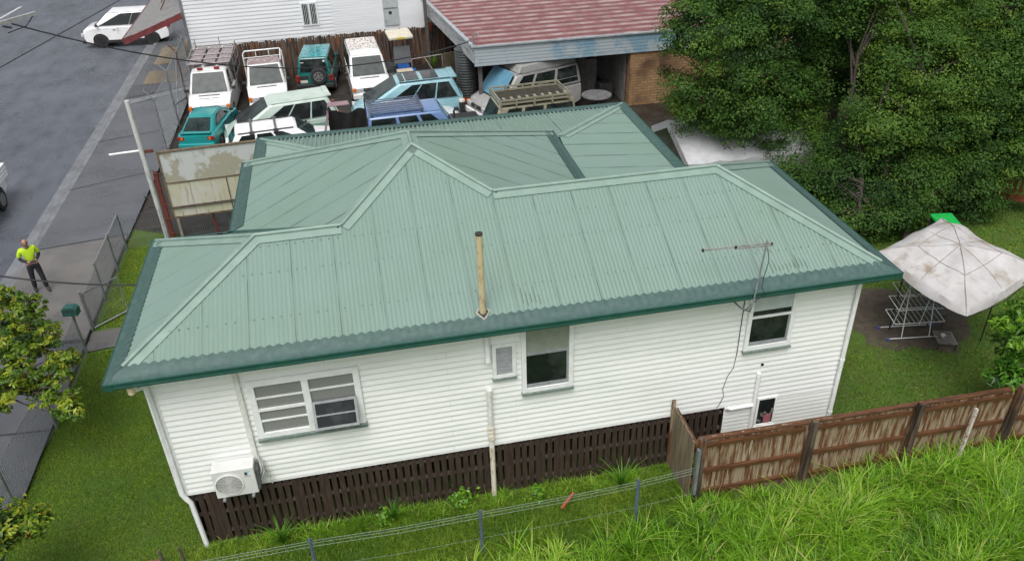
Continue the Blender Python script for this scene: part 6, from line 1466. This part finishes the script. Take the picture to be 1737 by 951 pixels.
# taller tufts: a low uneven carpet with big arching clumps standing out of it
def tufts(cnt, region, hfun, k, wd, lean, spread):
    out = []
    while len(out) < cnt:
        x, y = rng.uniform(region[0], region[1]), rng.uniform(region[2], region[3]); h = hfun(x, y)
        if h > 0: out.append((x, y, h))
    T = np.array(out); c = np.repeat(T[:, :2], k, 0); n = len(c); az = rng.uniform(0, 2*np.pi, n)
    c = c+np.stack([np.cos(az), np.sin(az)], 1)*(rng.random(n)**.7*spread)[:, None]
    tone = np.repeat(np.clip(.50+.40*(lump(T[:, 0]*.8, T[:, 1])-.5)+.20*rng.normal(size=cnt), .05, .9), k)
    var = np.clip(tone+.15*rng.normal(size=n), 0, .92); var = np.where(rng.random(n) < .03, 1, var)
    return blades(np.column_stack([c, np.zeros(n)]), np.repeat(T[:, 2], k)*rng.uniform(.5, 1.2, n), rng.uniform(wd[0], wd[1], n), (rng.uniform(lean[0], lean[1], n), az+rng.normal(0, .5, n)), var, 4)
def lowh(x, y):
    if x < 9.6 and y > -1.12 and rng.random() > .12: return 0
    return (.10+.16*float(lump(np.float64(x), np.float64(y), 1.4)))*rng.uniform(.6, 1.3)
def bigh(x, y):
    p = min(1, .10+.085*x)*(1 if float(lump(np.float64(x*1.2), np.float64(y*1.5), 1.0)) > .36 else .22)
    if x < 9.6 and y > -1.3: p *= .10
    if y > -1.0: p *= .55
    if rng.random() > p: return 0
    return (.34+.36*float(lump(np.float64(x*1.1+3), np.float64(y*1.2), 1.0)))*min(1.1, .62+.04*x)*rng.uniform(.75, 1.3)
def fringe(x, y): return rng.uniform(.12, .34)*(1 if float(lump(np.float64(x*2), np.float64(y), 1.3)) > .45 else .45)
for nm, a in (('tall_grass', (2600, (-.6, 20.5, -4.8, -.74), lowh, 22, (.010, .020), (.3, 1.2), .12)),
              ('tall_grass', (1350, (1.0, 20.5, -4.8, -.80), bigh, 30, (.011, .030), (.35, 1.25), .13)),
              ('rough_grass', (330, (.7, 10.6, .02, .40), fringe, 14, (.007, .015), (.3, 1.1), .07))):
    V, F, vv = tufts(*a); tag(npmesh(nm, V, F, M['tallgrass'], vv), kind='stuff')
# weeds along the slatted base, each a plant of its own
WL = ['broad-leaved weed growing against the dark slats left of the rusty pipe', 'spiky weed standing by the dark slats beside the lower pipe', 'pale grassy weed under the air conditioner by the dark slats', 'leafy weed at the foot of the slats right of the rusty pipe', 'small bright weed against the slats below the wide window', 'tall grassy weed against the slats near the fence return', 'strappy plant growing at the foot of the carport post', 'green strappy plant in the corner of the timber yard fence']
for i, (x, y, s, kind) in enumerate(((5.45, .18, .55, 0), (4.1, .2, .55, 1), (2.0, .1, .60, 1), (6.9, .1, .4, 0), (3.9, .15, .4, 0), (8.6, .0, .75, 1), (9.2, 20.6, .8, 1), (8.3, 27.9, 1.0, 1))):
    t = thing('weed', WL[i], 'plant', (x, y, 0))
    b = MB()
    for q in range(5): b.tube([(0, 0, 0), (rng.normal(0, .08)*s, rng.normal(0, .06)*s, s*rng.uniform(.4, .8))], .006, 5)
    b.build('stem', M['bark'] if kind == 0 else M['mango'], t)
    if kind == 0:
        m = 90; C = rng.normal(0, .16, (m, 3))*s; C[:, 2] = rng.uniform(.2, 1, m)*s; V, F, vv = leaves(C, rng.normal(size=(m, 3))*.5+np.array([0, -.3, .8]), .13*s+.03, .6, np.clip(rng.normal(.75, .15, m), 0, 1))
    else:
        m = 46; az = rng.uniform(0, 6.28, m); V, F, vv = blades(np.zeros((m, 3)), s*rng.uniform(.7, 1.2, m), rng.uniform(.014, .03, m), (rng.uniform(.3, 1, m), az), np.clip(rng.normal(.55, .2, m), 0, 1), 4)
    npmesh('foliage', V, F, M['mango'], vv, t)
